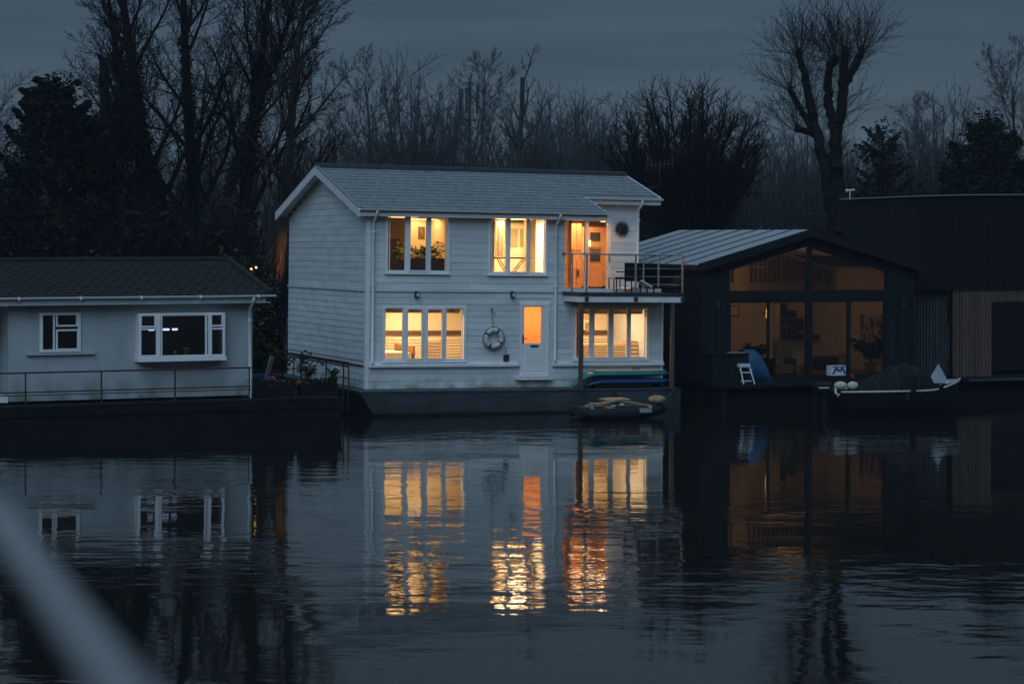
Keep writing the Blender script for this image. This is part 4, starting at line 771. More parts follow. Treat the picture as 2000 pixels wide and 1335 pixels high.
# interior of the barn
MB().box((.16, .16, ZDB), (DW - .16, DD - .16, ZDB + .05)).build('interior_floor', 'floor', barn)
DBK = 5.2
MB().box((.16, DBK, ZDB + .05), (DW - .16, DBK + .1, ZDE - .02)).build('partition', 'cream', barn); mb = MB(); mb.prism([(.16, ZDE - .02), (DW - .16, ZDE - .02), (DM, ZDR - .12)], lambda p, s: (p[0], s, p[1]), DBK, DBK + .1); fix_normals(mb.build('partition', 'cream', barn))
MB().box((.151, .152, ZDB + .05), (.17, DBK, ZDE)).build('lining', 'cream', barn); MB().box((DW - .17, .152, ZDB + .05), (DW - .151, DBK, ZDE)).build('lining', 'cream', barn)
mb = MB(); mb.prism([(.16, ZDE - .03), (DM, ZDR - .10), (DW - .16, ZDE - .03), (DW - .16, ZDE - .05), (DM, ZDR - .13), (.16, ZDE - .05)], lambda p, s: (p[0], s, p[1]), .16, DBK); fix_normals(mb.build('ceiling_lining', 'cream', barn))
zg = D.v(1500, 551, 4.6)[1]; zg1 = D.v(1540, 492, 4.6)[1]
for px in list(range(1404, 1440, 9)) + list(range(1468, 1626, 9)):
    u_ = D.v(px, 520, 4.6)[0]
    if .2 < u_ < DW - .2: MB().box((u_ - .05, 4.6, zg), (u_ + .05, 4.64, min(zg1, zf(u_) - .35))).build('gallery_slat', 'brownwood', barn)
lamp('ceiling_lamp', D, (DM - .3, 2.6, ZDR - 1.1), 48, 'dim hanging uplighter lighting the room of the black barn', (1, .66, .46), .22, 'whitepot', .05, True)
wlp = root('wall_lamp', D, 'glowing wall lamp in the left bay of the barn glazing', 'lamp', None, (D.v(1499, 612, 3.0)[0], 3.0, D.v(1499, 612, 3.0)[1])); hp(MB().lathe([(.03, -.16), (.05, -.15), (.05, .15), (.03, .16)], (0, 0, 0), 10), 'shade', 'dimbulb', wlp, True); hp(MB().box((-.02, .0, -.02), (.02, .3, .02)), 'arm', 'darkmetal', wlp)
def dthing(name, label, cat, parts, group=None):
    r_ = root(name, D, label, cat, group)
    for nm, m, (x0, x1, y0, y1), v0, v1 in parts:
        a, b, c, d = rect(D, x0, x1, y0, y1, v0); hp(MB().box((a, v0, c), (b, v1, d)), nm, m, r_)
    return r_
uw = DW - .175; va_, zb1 = D.u(1682, 664, uw); vb_, zt1 = D.u(1727, 616, uw); va_, vb_ = max(va_, vb_), min(va_, vb_); cp = root('canvas_picture', D, 'large red and white picture on the barn side wall', 'picture'); hp(MB().box((uw - .04, vb_, zb1), (uw - .012, va_, zt1)), 'canvas', 'collage', cp); hp(MB().box((uw - .011, vb_ - .03, zb1 - .03), (uw - .001, va_ + .03, zt1 + .03)), 'frame', 'white', cp)
lsf = root('low_shelf', D, 'dark shelf below the red and white picture', 'shelf'); hp(MB().box((uw - .26, vb_ - .1, zb1 - .19), (uw - .001, va_ + .1, zb1 - .12)), 'board', 'darkcloth', lsf)
for v_ in (vb_ + .1, va_ - .14): hp(MB().box((uw - .2, v_, zb1 - .34), (uw - .001, v_ + .04, zb1 - .192)), 'bracket', 'darkmetal', lsf)
sh = [('side', 'cream', (1522, 1524, 594, 664), 4.85, 5.15), ('side', 'cream', (1574, 1576, 594, 664), 4.85, 5.15)]
for x0, x1, y0, y1 in ((1527, 1537, 592, 616), (1527, 1537, 622, 634), (1527, 1537, 640, 650), (1544, 1556, 606, 618), (1544, 1556, 624, 632), (1544, 1556, 638, 664), (1560, 1570, 622, 646), (1560, 1570, 652, 664), (1527, 1537, 654, 664)): sh.append(('cubby', 'darkcloth', (x0, x1, y0, y1), 4.95, 5.15))
dthing('bookcase', 'tall bookcase of dark cubbyholes behind the middle barn pane', 'bookcase', sh)
dthing('armchair', 'pale green armchair just inside the left barn pane', 'armchair', [('backrest', 'olive', (1516, 1548, 668, 715), 1.5, 1.75), ('seat', 'olive', (1512, 1552, 712, 728), .9, 1.5), ('arm', 'darkcloth', (1508, 1515, 700, 732), .9, 1.75), ('arm', 'darkcloth', (1549, 1556, 700, 732), .9, 1.75)])
dthing('sideboard', 'low dark sideboard in the middle of the barn room', 'sideboard', [('body', 'darkcloth', (1592, 1640, 700, 734), 3.0, 3.5), ('top', 'brownwood', (1590, 1642, 696, 700), 2.95, 3.52)])
dthing('dining_chair', 'orange brown chair back beside the barn mullion', 'chair', [('backrest', 'orange', (1638, 1654, 690, 714), 1.6, 1.65), ('seat', 'orange', (1638, 1656, 714, 719), 1.2, 1.62), ('leg', 'brownwood', (1639, 1641, 719, 736), 1.2, 1.24), ('leg', 'brownwood', (1652, 1654, 719, 736), 1.2, 1.24)])
dthing('framed_map', 'small framed sheet at the far left of the barn glazing', 'picture', [('print', 'creamcloth', (1424, 1442, 598, 616), 5.1, 5.13), ('frame', 'brownwood', (1422, 1444, 596, 618), 5.131, 5.19)])
dthing('small_speaker', 'small black box on the barn wall right of the post', 'speaker', [('body', 'darkmetal', (1592, 1602, 654, 664), 4.9, 5.15), ('grille', 'darkcloth', (1593, 1601, 655, 663), 4.88, 4.899)])
plant(D, (D.v(1700, 720, 1.3)[0], 1.3, ZDB + .05), 1.0, 26, 31, 'dark bushy plant filling the right barn pane', 'shrub', .8, .09, .26, 'pot', .2); plant(D, (D.v(1478, 720, 1.6)[0], 1.6, ZDB + .05), .95, 16, 32, 'dark leafy plant behind the blue tarpaulin', 'shrub', .5, .08, .22, 'pot', .2)
# deck, piles and things in front of the barn
dk = MB().box((-.1, -1.5, ZDB - .12), (DW + .1, DD, ZDB - .04)); ddeck = dk.build('deck', 'black', barn)
for i in range(10): MB().box((-.1, -1.5 + i * .148, ZDB - .038), (DW + .1, -1.36 + i * .148, ZDB - .008)).build('deck_board', 'black', ddeck)
for u_ in (.1, DW * .42, DW * .75, DW): MB().tube([(u_, -1.3, -.6), (u_, -1.3, ZDB - .12)], .10, 8).build('pile', 'black', ddeck)
MB().box((0, -1.18, -.3), (DW, DD, ZDB - .14)).build('float', 'black', ddeck)
ZK = ZDB - .008
def fp(px, v): return D.v(px, 740, v)[0]
sl2 = root('step_ladder', D, 'small white step ladder leaning on the barn deck', 'step ladder', None, (fp(1455, -1.1), -1.1, ZK)); hgt = .62
for sx in (-1, 1):
    hp(MB().tube([(sx * .19 + .06, -.16, 0), (sx * .155 - .03, 0, hgt)], .022, 6), 'stile', 'alu', sl2); hp(MB().tube([(sx * .19 - .02, .26, 0), (sx * .15 - .03, .04, hgt - .04)], .014, 6), 'back_leg', 'darkmetal', sl2); hp(MB().tube([(sx * .21, -.07, .42), (sx * .16, .02, .47)], .016, 5), 'hinge', 'alu', sl2)
for z_ in (.08, .34): hp(MB().box((-.17, -.13 + z_ * .2, z_), (.17, -.05 + z_ * .2, z_ + .03)), 'step', 'alu', sl2)
hp(MB().box((-.21, -.06, hgt - .10), (.15, .10, hgt)), 'top_step', 'alu', sl2)
bx_ = root('storage_box', D, 'black lidded storage box left of the white step ladder', 'box'); a, b = fp(1391, -.9), fp(1462, -.9); zt = D.v(1425, 690, -.9)[1]
hp(MB().box((a, -.9, ZK), (b, -.3, zt - .05)), 'body', 'rubber', bx_); hp(MB().box((a - .03, -.93, zt - .048), (b + .03, -.27, zt)), 'lid', 'rubber', bx_); hp(MB().box((b - .55, -.8, zt + .001), (b - .05, -.45, zt + .02)), 'tray', 'tan', bx_)
ky = root('upturned_kayak', D, 'blue upturned boat under tarpaulin beside the black box', 'kayak', None, (0, 0, 0)); rings = []
a, b = fp(1452, -.15), fp(1502, -.15); zt = D.v(1475, 684, -.15)[1]
for i in range(15):
    s = i / 14; h_ = (zt - ZK) * (1 - max(0, (s - .25) / .75) ** 2.4) + .03; hw = .30 * (1 - .5 * s ** 3); rings.append([(a + (b - a) * s, -.2 - hw * math.cos(t), ZK + .01 + h_ * math.sin(t) ** .8) for t in [math.pi * k / 10 for k in range(11)]])
hp(MB().loft(rings), 'tarpaulin_skin', 'bluetarp', ky, True); hp(MB().tube([(a, -.5, ZK + .02), (b, -.38, ZK + .02)], .018, 5), 'rope_edge', 'rope', ky)
bo = root('printed_box', D, 'white box with a blue zigzag mark on the barn deck edge', 'box'); a, b, c, d = rect(D, 1624, 1652, 714, 733, -1.1)
hp(MB().box((a, -1.1, c), (b, -.8, d)), 'carton', 'alu', bo); ct = root('dark_crate', D, 'low black crate under the printed white box', 'crate'); hp(MB().box((a - .1, -1.12, ZK), (b + .1, -.75, c - .03)), 'body', 'rubber', ct); hp(MB().box((a - .12, -1.14, c - .029), (b + .12, -.73, c - .001)), 'lid', 'rubber', ct); zz = [(a + (b - a) * s, c + (d - c) * t) for s, t in ((.10, .16), (.34, .78), (.55, .42), (.76, .78), (.98, .16))]
for (p, q), (r_, s_) in zip(zz, zz[1:]):
    dx, dz = r_ - p, s_ - q; l_ = math.hypot(dx, dz); nx, nz = -dz / l_ * .035, dx / l_ * .035; mb = MB(); mb.prism([(p + nx, q + nz), (r_ + nx, s_ + nz), (r_ - nx, s_ - nz), (p - nx, q - nz)], lambda p_, t: (p_[0], t, p_[1]), -1.108, -1.101 - .0005 * zz.index((p, q))); fix_normals(hp(mb, 'zigzag_mark', 'printblue', bo))
hp(MB().box((a + .02, -1.106, d - .05), (b - .02, -1.1005, d - .02)), 'mark_bar', 'printblue', bo)
rc = root('red_can', D, 'small red can on the barn deck beside the printed box', 'can', None, (fp(1664, -.9), -.9, ZK)); hp(MB().lathe([(.07, 0), (.09, .01), (.09, .17), (.07, .20)], (0, 0, 0), 12), 'body', 'red', rc, True); hp(MB().tube([(-.06, 0, .2), (0, 0, .26), (.06, 0, .2)], .01, 5), 'handle', 'red', rc)

# ================================================================== black box houseboat, far right
E_ = Frame(*(lambda p: (p.x, p.y))(at(1789, 770, 70.5)), .386, -.004, 0)
bb = empty('black_box_houseboat', E_.m, 'black flat-roofed two storey houseboat with timber slatted ground floor', 'houseboat')
EW = 11; ED = max(1.5, E_.u(1646, 400, 0)[0]); ze0 = E_.v(1900, 735)[1]; ze1 = E_.v(1900, 561)[1]; ze2_ = E_.v(1880, 379)[1]; us = E_.v(1862, 640)[0]; ud = E_.v(1938, 640)[0]
mb = MB(); pr = [(0, ze1 - .1), (EW, ze1 - .1)] + [(EW * (1 - i / 10), ze2_ - .02 - .10 * (2 * i / 10 - 1) ** 2) for i in range(11)]; mb.prism(pr, lambda p, s: (p[0], s, p[1]), 0, ED); fix_normals(mb.build('upper_storey', 'black', bb))
for i in range(16): MB().box((.01 + i * .69, -.022, ze1 - .09), (.685 + i * .69, -.002, ze2_ - .16)).build('wall_panel', 'black', bb)
mb = MB(); mb.prism([(-.08 + (EW + .16) * i / 12, ze2_ + .0 - .10 * (2 * i / 12 - 1) ** 2) for i in range(13)] + [(EW + .08 - (EW + .16) * i / 12, ze2_ + .028 - .10 * (2 * i / 12 - 1) ** 2) for i in range(13)], lambda p, s: (p[0], s, p[1]), -.1, ED + .1); fix_normals(mb.build('roof_edge', 'zinc', bb))
mb = MB().box((0.02, .32, ze0), (us, .45, ze1 - .1)).box((us, .06, ze0), (ud, .25, ze1 - .1)).box((ud, .06, E_.v(1960, 590)[1]), (EW, .25, ze1 - .1)).box((0.02, .451, ze0), (.2, ED - .05, ze1 - .1)).box((ud, 1.2, ze0), (EW, 1.3, ze1 - .1)); lws = mb.build('lower_wall', 'black', bb)
x_ = .03
while x_ < us - .05: MB().box((x_, .285, ze0), (x_ + .075, .318, ze1 - .12)).build('slat', 'greyslat', lws); x_ += .115
x_ = us
while x_ < 5.2:
    zb0 = ze0 if x_ < ud - .05 else E_.v(1960, 589)[1]; MB().box((x_, .02 + rng.uniform(0, .008), zb0), (x_ + .105, .058, ze1 - .002 - .1)).build('slat', 'larch', lws); x_ += .128
MB().box((ud, .9, ze0), (EW, .93, E_.v(1960, 590)[1])).build('dark_door_glass', 'dglass', lws)
MB().box((ud, .88, ze0), (ud + .07, .96, E_.v(1960, 590)[1])).build('door_frame', 'charframe', lws)
MB().box((-.1, -.9, ze0 - .12), (EW, ED, ze0 - .004)).build('deck', 'black', bb); MB().box((-.05, -.5, -.4), (EW, ED, ze0 - .13)).build('float', 'black', bb); MB().box((us, -.95, ze0 - .09), (EW, -.905, ze0 - .01)).build('deck_edge', 'greyslat', bb)
ap = at(1660, 372, 75.5); ta = empty('tv_aerial', ap, 'small pale aerial above the black flat-roofed houseboat', 'aerial'); hp(MB().tube([(0, 0, -.35), (0, 0, .0)], .02, 6), 'mast', 'alu', ta); hp(MB().tube([(-.16, 0, .0), (.17, 0, .03)], .03, 6), 'boom', 'alu', ta); hp(MB().tube([(-.1, 0, -.07), (-.1, 0, .08)], .014, 5), 'element', 'alu', ta)

# ================================================================== boats
def motorboat():
    K = Frame(*(lambda p: (p.x, p.y))(at(1629, 785, 63.5)), .12); r_ = empty('covered_motorboat', K.m, 'black open motorboat under a dark peaked cover with white rubbing strip', 'boat')
    Lb = K.v(1872, 760)[0]; n = 20; rings = []; rail_ = []
    zg = lambda s: K.v(1700, 762)[1] + .04 * s + .26 * max(0, s - .72) ** 1.6 / .28 ** 1.6 * .9
    for i in range(n + 1):
        s = i / n; hw = .78 * (1 - max(0, (s - .35) / .65) ** 2.2) * (.92 + .08 * min(1, s * 4)) + .012; z = zg(s); u = Lb * s; kb = -.22 + .34 * max(0, s - .6) ** 2 / .16
        rings.append([(u, -hw, z), (u - .0, -hw * .93, z * .45), (u - .1 * s, -hw * .62, min(kb + .07, z - .08)), (u - .14 * s, 0, min(kb, z - .1)), (u - .1 * s, hw * .62, min(kb + .07, z - .08)), (u, hw * .93, z * .45), (u, hw, z)]); rail_.append((u, hw, z))
    fix_normals(MB().loft(rings, closed=False, cap=False).add([], []).build('hull', 'boathull', r_, True))
    MB().loft([[p for p in rings[0]]] + [[(q[0] + .01, q[1], q[2]) for q in rings[0]]]).build('transom', 'boathull', r_)
    for a, b in ((0, 11), (12, 16), (17, 20)): MB().tube([(u, -h - .012, z) for u, h, z in rail_[a:b + 1]], .033, 8).build('rubbing_strip', 'boatwhite', r_, True)
    MB().tube([(u, h + .01, z) for u, h, z in rail_], .03, 8).build('rubbing_strip', 'boatwhite', r_, True)
    u, h, z = rail_[-1]; mb = MB(); mb.loft([[(u - .5, -.30, z - .07), (u - .5, .30, z - .07), (u - .5, .26, z + .01), (u - .5, -.26, z + .01)], [(u - .02, -.05, z - .01), (u - .02, .05, z - .01), (u - .02, .05, z + .06), (u - .02, -.05, z + .06)], [(u + .06, -.025, z + .06), (u + .06, .025, z + .06), (u + .06, .02, z + .1), (u + .06, -.02, z + .1)]]); fix_normals(mb.build('bow_plate', 'boatwhite', r_))
    cv = []; m = 9
    for i in range(17):
        s = .16 + .66 * i / 16; u = Lb * s; hw = rail_[min(n, round(s * n))][1] + .02; z = zg(s); pk = .30 + .50 * math.exp(-((s - .56) / .20) ** 2) + .03 * math.sin(i * 2.1); pk *= min(1, (s - .15) / .10 + .15) * min(1, (.86 - s) / .10)
        cv.append([(u, -hw * math.cos(math.pi * k / (m - 1)), z - .02 + pk * math.sin(math.pi * k / (m - 1)) ** .85 + .012 * math.sin(k * 3 + i)) for k in range(m)])
    fix_normals(MB().loft(cv, closed=False, cap=False).build('cover', 'cover', r_, True))
    for i in (3, 7, 11): MB().tube([(p[0] + .02, p[1] * 1.01, p[2] + .012) for p in cv[i]], .010, 5).build('lashing', 'rope', r_)
    a = K.v(1819, 735, -.45); b = K.v(1834, 710, -.15); c = K.v(1856, 748, -.35); d = K.v(1825, 748, -.5)
    P5 = [(a[0], -.40, a[1]), (b[0], -.10, b[1]), (c[0], -.22, c[1]), (d[0], -.46, d[1])]; P6 = [(x, y + .02, z) for x, y, z in P5]; fix_normals(MB().loft([P5, P6]).build('white_tent_flap', 'zinc', r_))
    for px, py, rx, nm in ((1640, 752, .20, 'fender'), (1664, 752, .17, 'fender')): u, z = K.v(px, py, -.6); MB().ball((u, -.68, z), (rx, .11, .12), 12, 8).build(nm, 'fender', r_, True)
    u, z = K.v(1634, 770, -.8); MB().tube([(u, -.7, z + .16), (u - .03, -.8, z + .04), (u + .06, -.82, z), (u + .02, -.8, z - .06)], .04, 8).build('mooring_rope', 'fender', r_, True)
    u, z = K.v(1606, 756, -.2); eng = MB().loft([[(u + x * .24 * q, -.2 + y * .15 * q, z + zz) for x, y in ((-1, -1), (1, -1), (1.1, 0), (1, 1), (-1, 1), (-1.15, 0))] for zz, q in ((-.16, .7), (-.10, .95), (.06, 1), (.13, .85), (.16, .5))]).build('outboard_engine', 'boathull', r_)
    MB().box((u - .14, -.362, z - .02), (u + .16, -.345, z + .015)).build('engine_stripe', 'alu', eng); MB().box((u - .03, -.26, -.5), (u + .12, -.14, z - .16)).build('engine_leg', 'boathull', eng); MB().box((u + .2, -.25, z - .12), (u + .36, -.15, z - .02)).build('clamp', 'darkmetal', eng)
    u, z = K.v(1757, 762); MB().tube([(u, -.74, z - .05), (u, -.84, z - .25)], .035, 8).build('small_fender', 'rubber', r_)
motorboat()
def dinghy():
    K = Frame(*(lambda p: (p.x, p.y))(at(1126, 806, 61.6)), .30); r_ = empty('inflatable_dinghy', K.m, 'dark grey inflatable dinghy moored against the dark hull', 'dinghy'); Ld = K.v(1290, 795)[0]
    pts = [(0.0, -.42, .17), (.5, -.48, .16), (1.2, -.5, .16), (1.75, -.42, .17), (2.15, -.2, .20), (Ld - .1, 0.05, .24), (2.15, .32, .20), (1.75, .52, .17), (1.2, .6, .16), (.5, .58, .16), (0, .52, .17)]
    pts = [(p[0] * Ld / 2.45, p[1], p[2]) for p in pts]; MB().tube(pts, [.12, .17, .17, .17, .17, .16, .17, .17, .17, .17, .12], 12).build('tube', 'rubber', r_, True)
    MB().box((.08, -.4, .06), (Ld * .8, .5, .10)).build('floor_board', 'brownwood', r_); MB().box((.06, -.36, .1), (.10, .46, .36)).build('transom', 'darkmetal', r_); MB().box((1.0, -.42, .26), (1.22, .52, .29)).build('thwart', 'plank', r_)
    MB().tube([(p[0], p[1] * 1.02, p[2] + .165) for p in pts], .010, 5).build('grab_line', 'rope', r_); MB().box((1.62 * Ld / 2.45, -.66, .20), (1.95 * Ld / 2.45, -.60, .32)).build('patch_panel', 'zinc', r_)
    rr = random.Random(3); labs = ('long pale plank sloping across the inflatable dinghy', 'short tan plank at the stern of the dinghy', 'broad tan board on top of the dinghy load', 'narrow pale plank lying along the dinghy side')
    for i, (x0, x1, y, z0, z1, w_, t_) in enumerate(((1.1, 2.0, -.28, .50, .36, .10, .04), (.15, .85, -.3, .36, .46, .12, .04), (.75, 1.45, .0, .52, .54, .34, .035), (.6, 1.15, -.36, .42, .54, .07, .05))):
        mb = MB(); x0, x1 = x0 * Ld / 2.45, x1 * Ld / 2.45; mb.loft([[(x0, y - w_, z0), (x0, y + w_, z0), (x0, y + w_, z0 + t_), (x0, y - w_, z0 + t_)], [((x0 + x1) / 2, y - w_, (z0 + z1) / 2 + .015), ((x0 + x1) / 2, y + w_, (z0 + z1) / 2 + .015), ((x0 + x1) / 2, y + w_, (z0 + z1) / 2 + .015 + t_), ((x0 + x1) / 2, y - w_, (z0 + z1) / 2 + .015 + t_)], [(x1, y - w_, z1), (x1, y + w_, z1), (x1, y + w_, z1 + t_), (x1, y - w_, z1 + t_)]])
        fix_normals(thing('loose_plank', mb, ('plank', 'tan', 'tan', 'plank')[i], labs[i], 'plank', K, 'planks loaded in the dinghy'))
    u, z = K.v(1283, 780, .05); bag = MB().ball((u, .05, z), (.26, .2, .12), 14, 8); bag.v = [(x + rr.uniform(-.022, .022), y + rr.uniform(-.02, .02), z_ + rr.uniform(-.022, .022)) for x, y, z_ in bag.v]; thing('canvas_bag', bag, 'tan', 'tan rounded bag on the bow of the dinghy', 'bag', K, smooth=True)
    u, z = K.v(1158, 800, -.5); thing('paint_tub', MB().lathe([(.07, -.1), (.09, .08), (.1, .08), (.1, .11), (.08, .11), (.07, 0)], (u, -.42, z + .08), 12), 'zinc', 'small grey tub at the stern of the dinghy', 'tub', K)
    for k, (x, z) in enumerate(((.95, .38), (1.2, .42), (2.0, .33))): thing('white_scrap', MB().ball((x * Ld / 2.45, -.33, z), (.09, .05, .035), 8, 5), 'alu', ('white crumpled scrap beside the dinghy tub', 'white crumpled scrap under the dinghy planks', 'white crumpled scrap near the dinghy bow')[k], 'scrap', K)
    tag(MB().tube([K.w((Ld - .1, .05, .3)), K.w((Ld + .2, .25, .5)), H.w((UH - .1, V0, ZB))], .012, 5).build('mooring_line', 'rope'), 'dark mooring line from the dinghy bow to the hull', 'rope')
dinghy()

# ================================================================== trees
def np_mesh(name, V, F, k):
    me = bpy.data.meshes.new(name); V = np.asarray(V, np.float32); F = np.asarray(F, np.int32)
    me.vertices.add(len(V)); me.vertices.foreach_set('co', V.ravel()); me.loops.add(F.size); me.loops.foreach_set('vertex_index', F.ravel())
    me.polygons.add(len(F)); me.polygons.foreach_set('loop_start', np.arange(len(F), dtype=np.int32) * k); me.update(calc_edges=True); return me
def seg_mesh(name, segs, sides):
    a = np.array(segs, np.float64); p, q, r0, r1 = a[:, 0:3], a[:, 3:6], a[:, 6], a[:, 7]
    t = q - p; t /= np.linalg.norm(t, axis=1)[:, None] + 1e-9
    up = np.where(np.abs(t[:, 2:3]) < .9, np.array([[0, 0, 1.]]), np.array([[1., 0, 0]])); s = np.cross(t, up); s /= np.linalg.norm(s, axis=1)[:, None]; b = np.cross(t, s)
    n = len(a); V = np.zeros((n, 2, sides, 3))
    for k in range(sides):
        c, d = math.cos(2 * math.pi * k / sides), math.sin(2 * math.pi * k / sides); o = s * c + b * d
        V[:, 0, k] = p - t * (r0 * .3)[:, None] + o * r0[:, None]; V[:, 1, k] = q + o * r1[:, None]
    i0 = np.arange(n)[:, None] * 2 * sides; F = []
    for k in range(sides):
        j = (k + 1) % sides; F.append(np.concatenate([i0 + k, i0 + j, i0 + sides + j, i0 + sides + k], 1))
    return np_mesh(name, V.reshape(-1, 3), np.stack(F, 1).reshape(-1, 4), 4)
def leaf_mesh(name, pts, size, rn, flat=.5):
    P = np.array(pts, np.float64); n = len(P); g = np.random.default_rng(rn)
    d = g.normal(size=(n, 3)); d[:, 2] *= flat; d /= np.linalg.norm(d, axis=1)[:, None]; e = np.cross(d, g.normal(size=(n, 3))); e /= np.linalg.norm(e, axis=1)[:, None]
    s = size * g.uniform(.5, 1.3, n)[:, None]; V = np.stack([P - d * s, P + e * s * .5, P + d * s, P - e * s * .5], 1).reshape(-1, 3); F = np.arange(4 * n).reshape(-1, 4); return np_mesh(name, V, F, 4)
def grow(out, rn, p, d, L, r, lv, S):
    ns = S['seg'][lv]; nb = S['nb'][lv] if lv < len(S['nb']) else 0; st = S['st'][lv]; rad = r; az = rn.uniform(0, 6.28); step = L / ns; act = max(1, ns - int(st * ns)); acc = 0.0
    wob, up = S['wob'][lv], S['up'][lv]
    for i in range(ns):
        d = (d + Vector((rn.gauss(0, wob), rn.gauss(0, wob), rn.gauss(0, wob) + up))).normalized(); q = p + d * step; t = (i + 1) / ns
        r1 = max(S['rmin'], r * (1 - (1 - S['tip'][lv]) * t)); out[min(lv, 9)].append((*p, *q, rad, r1)); 
        if nb and i >= int(st * ns):
            acc += nb / act
            while acc >= 1:
                acc -= 1; az += 2.4 + rn.uniform(-.5, .5); f = rn.random(); c = p.lerp(q, f); an = R(S['ang'][lv]) * rn.uniform(.75, 1.25)
                s = d.cross(Vector((0, 0, 1)) if abs(d.z) < .95 else Vector((1, 0, 0))).normalized(); b = d.cross(s); nd = d * math.cos(an) + (s * math.cos(az) + b * math.sin(az)) * math.sin(an)
                sh = S['shape'](t) if lv == 0 else 1 - .45 * t
                grow(out, rn, c, nd, L * S['ratio'][lv] * sh * rn.uniform(.75, 1.2), max(S['rmin'], (rad + r1) / 2 * S['rr'][lv]), lv + 1, S)
        p, rad = q, r1
BASE = dict(seg=(10, 8, 6, 4, 3), nb=(15, 9, 7, 4), st=(.22, .15, .15, .1, 0), wob=(.04, .07, .08, .08, .09), up=(.05, .075, .06, .04, .02), tip=(.22, .2, .25, .3, .5), ang=(40, 36, 32, 30, 28), ratio=(.52, .52, .56, .66), rr=(.46, .46, .5, .6), rmin=.0065, shape=lambda t: 1.15 - .75 * t)
def make_tree(name, seed, H_, r, S=None, stems=None, cut=1, bark='bark', sides=6):
    S = {**BASE, **(S or {})}; rn = random.Random(seed); out = [[] for _ in range(10)]
    for (p, d, L_, r_) in (stems or [((0, 0, 0), (0, 0, 1), H_, r)]): grow(out, rn, Vector(p), Vector(d).normalized(), L_, r_, 0, S)
    a = [s for l in out[:cut + 1] for s in l]; b = [s for l in out[cut + 1:] for s in l]
    return seg_mesh(name + '_trunk', a, sides), (seg_mesh(name + '_crown', b, 3) if b else None), out
def place_tree(name, meshes, loc, label, group=None, rz=0, sc=1.0, bark='bark', extra=None, crown=None):
    o = empty(name, Matrix.Translation(loc) @ Matrix.Rotation(rz, 4, 'Z') @ Matrix.Diagonal((sc, sc, sc, 1)), label, 'tree', group)
    link('trunk', meshes[0], bark, o)
    if meshes[1] is not None: link('crown', meshes[1], crown or bark, o)
    if extra: link(*extra[:3], o)
    return o
def gpos(px, Y, z=1.0): p = at(px, YH, Y); return (p.x, Y, z)
def zof(py, Y): return CH - (py - YH) / FPX * Y
# --- ivy clad giants, left
def ivy_pts(out, rn, dens, zmax, lv=(0,), rad=.28, thin=1.0):
    pts = []
    for l in lv:
        for s in out[l]:
            p, q = Vector(s[:3]), Vector(s[3:6])
            if p.z > zmax: continue
            fall = 1 - .55 * max(0, p.z / zmax)
            for _ in range(int(dens * (q - p).length * (1 if l == 0 else .45))):
                f = rn.random(); c = p.lerp(q, f); a = rn.uniform(0, 6.28); rr = (s[6] + rad * fall * (1 if l == 0 else .5)) * rn.uniform(.4, 1.15); pts.append((c.x + rr * math.cos(a), c.y + rr * math.sin(a), c.z + rn.uniform(-.12, .12)))
    return pts
IVY = dict(nb=(17, 10, 8, 4), ang=(38, 40, 36, 34), ratio=(.36, .50, .54, .62), st=(.26, .2, .15, .1, 0), rmin=.0075)
for k, (px, Y, top, lean, r, lab) in enumerate(((330, 79, -150, (-.06, 0, 1), .36, 'tall bare tree with a thick ivy sleeve, leftmost of three'), (398, 82, -190, (-.02, .03, 1), .34, 'tall bare tree with a slim ivy sleeve, middle of three'), (437, 80, -160, (.07, 0, 1), .34, 'tall ivy-clad bare tree forking to the right, nearest the roof gable'))):
    hgt = zof(top, Y) - 1; rn = random.Random(40 + k)
    st = [((0, 0, 0), lean, hgt, r)] + ([((.1, 0, hgt * .36), (.38, .05, 1), hgt * .6, r * .6)] if k == 2 else [((0, 0, hgt * .3), (-.42, .1, 1), hgt * .62, r * .55)] if k == 0 else [])
    t = make_tree('ivy_tree', 60 + k, hgt, r, IVY, st); lm = leaf_mesh('ivy', ivy_pts(t[2], rn, (330, 200, 260)[k], hgt * .66, (0,), (.24, .13, .18)[k]), .08, k)
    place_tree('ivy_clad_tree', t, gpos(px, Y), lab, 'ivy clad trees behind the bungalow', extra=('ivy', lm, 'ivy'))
# --- single bare tree beside the gable, lower trunk lit by a lamp behind the house
Y = 77; hgt = zof(-25, Y) - 1
t = make_tree('gable_tree', 71, hgt, .30, dict(nb=(21, 9, 7, 4), ang=(42, 34, 32, 30), ratio=(.34, .50, .54, .64), st=(.30, .15, .15, .1, 0), up=(.012, .07, .06, .04, .02)), [((0, 0, 0), (.09, 0, 1), hgt * 1.0, .30)])
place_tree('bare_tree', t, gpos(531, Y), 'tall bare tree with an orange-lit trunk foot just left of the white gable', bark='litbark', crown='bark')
lp = at(590, 500, 75.2); gl = empty('garden_lamp', (lp.x, 75.2, 1.0), 'warm garden lamp hidden behind the white houseboat lighting the trunk', 'lamp'); hp(MB().tube([(0, 0, 0), (0, 0, 2.9)], .03, 8), 'post', 'darkmetal', gl); hp(MB().ball((0, 0, 3.0), .09, 10, 8), 'globe', 'dimbulb', gl, True)
ld = bpy.data.lights.new('garden_lamp', 'SPOT'); ld.energy = 420; ld.spot_size = R(58); ld.spot_blend = .8; ld.color = (1, .45, .14); ld.shadow_soft_size = .1; lo = bpy.data.objects.new('lamp_light', ld); col.objects.link(lo); lo.parent = gl; lo.location = (-.1, .05, 3.1); tq = gpos(545, 77); lo.rotation_euler = (Vector((tq[0] - lp.x, 77 - 75.2, .5)) - Vector(lo.location) * 0).to_track_quat('-Z', 'Y').to_euler()
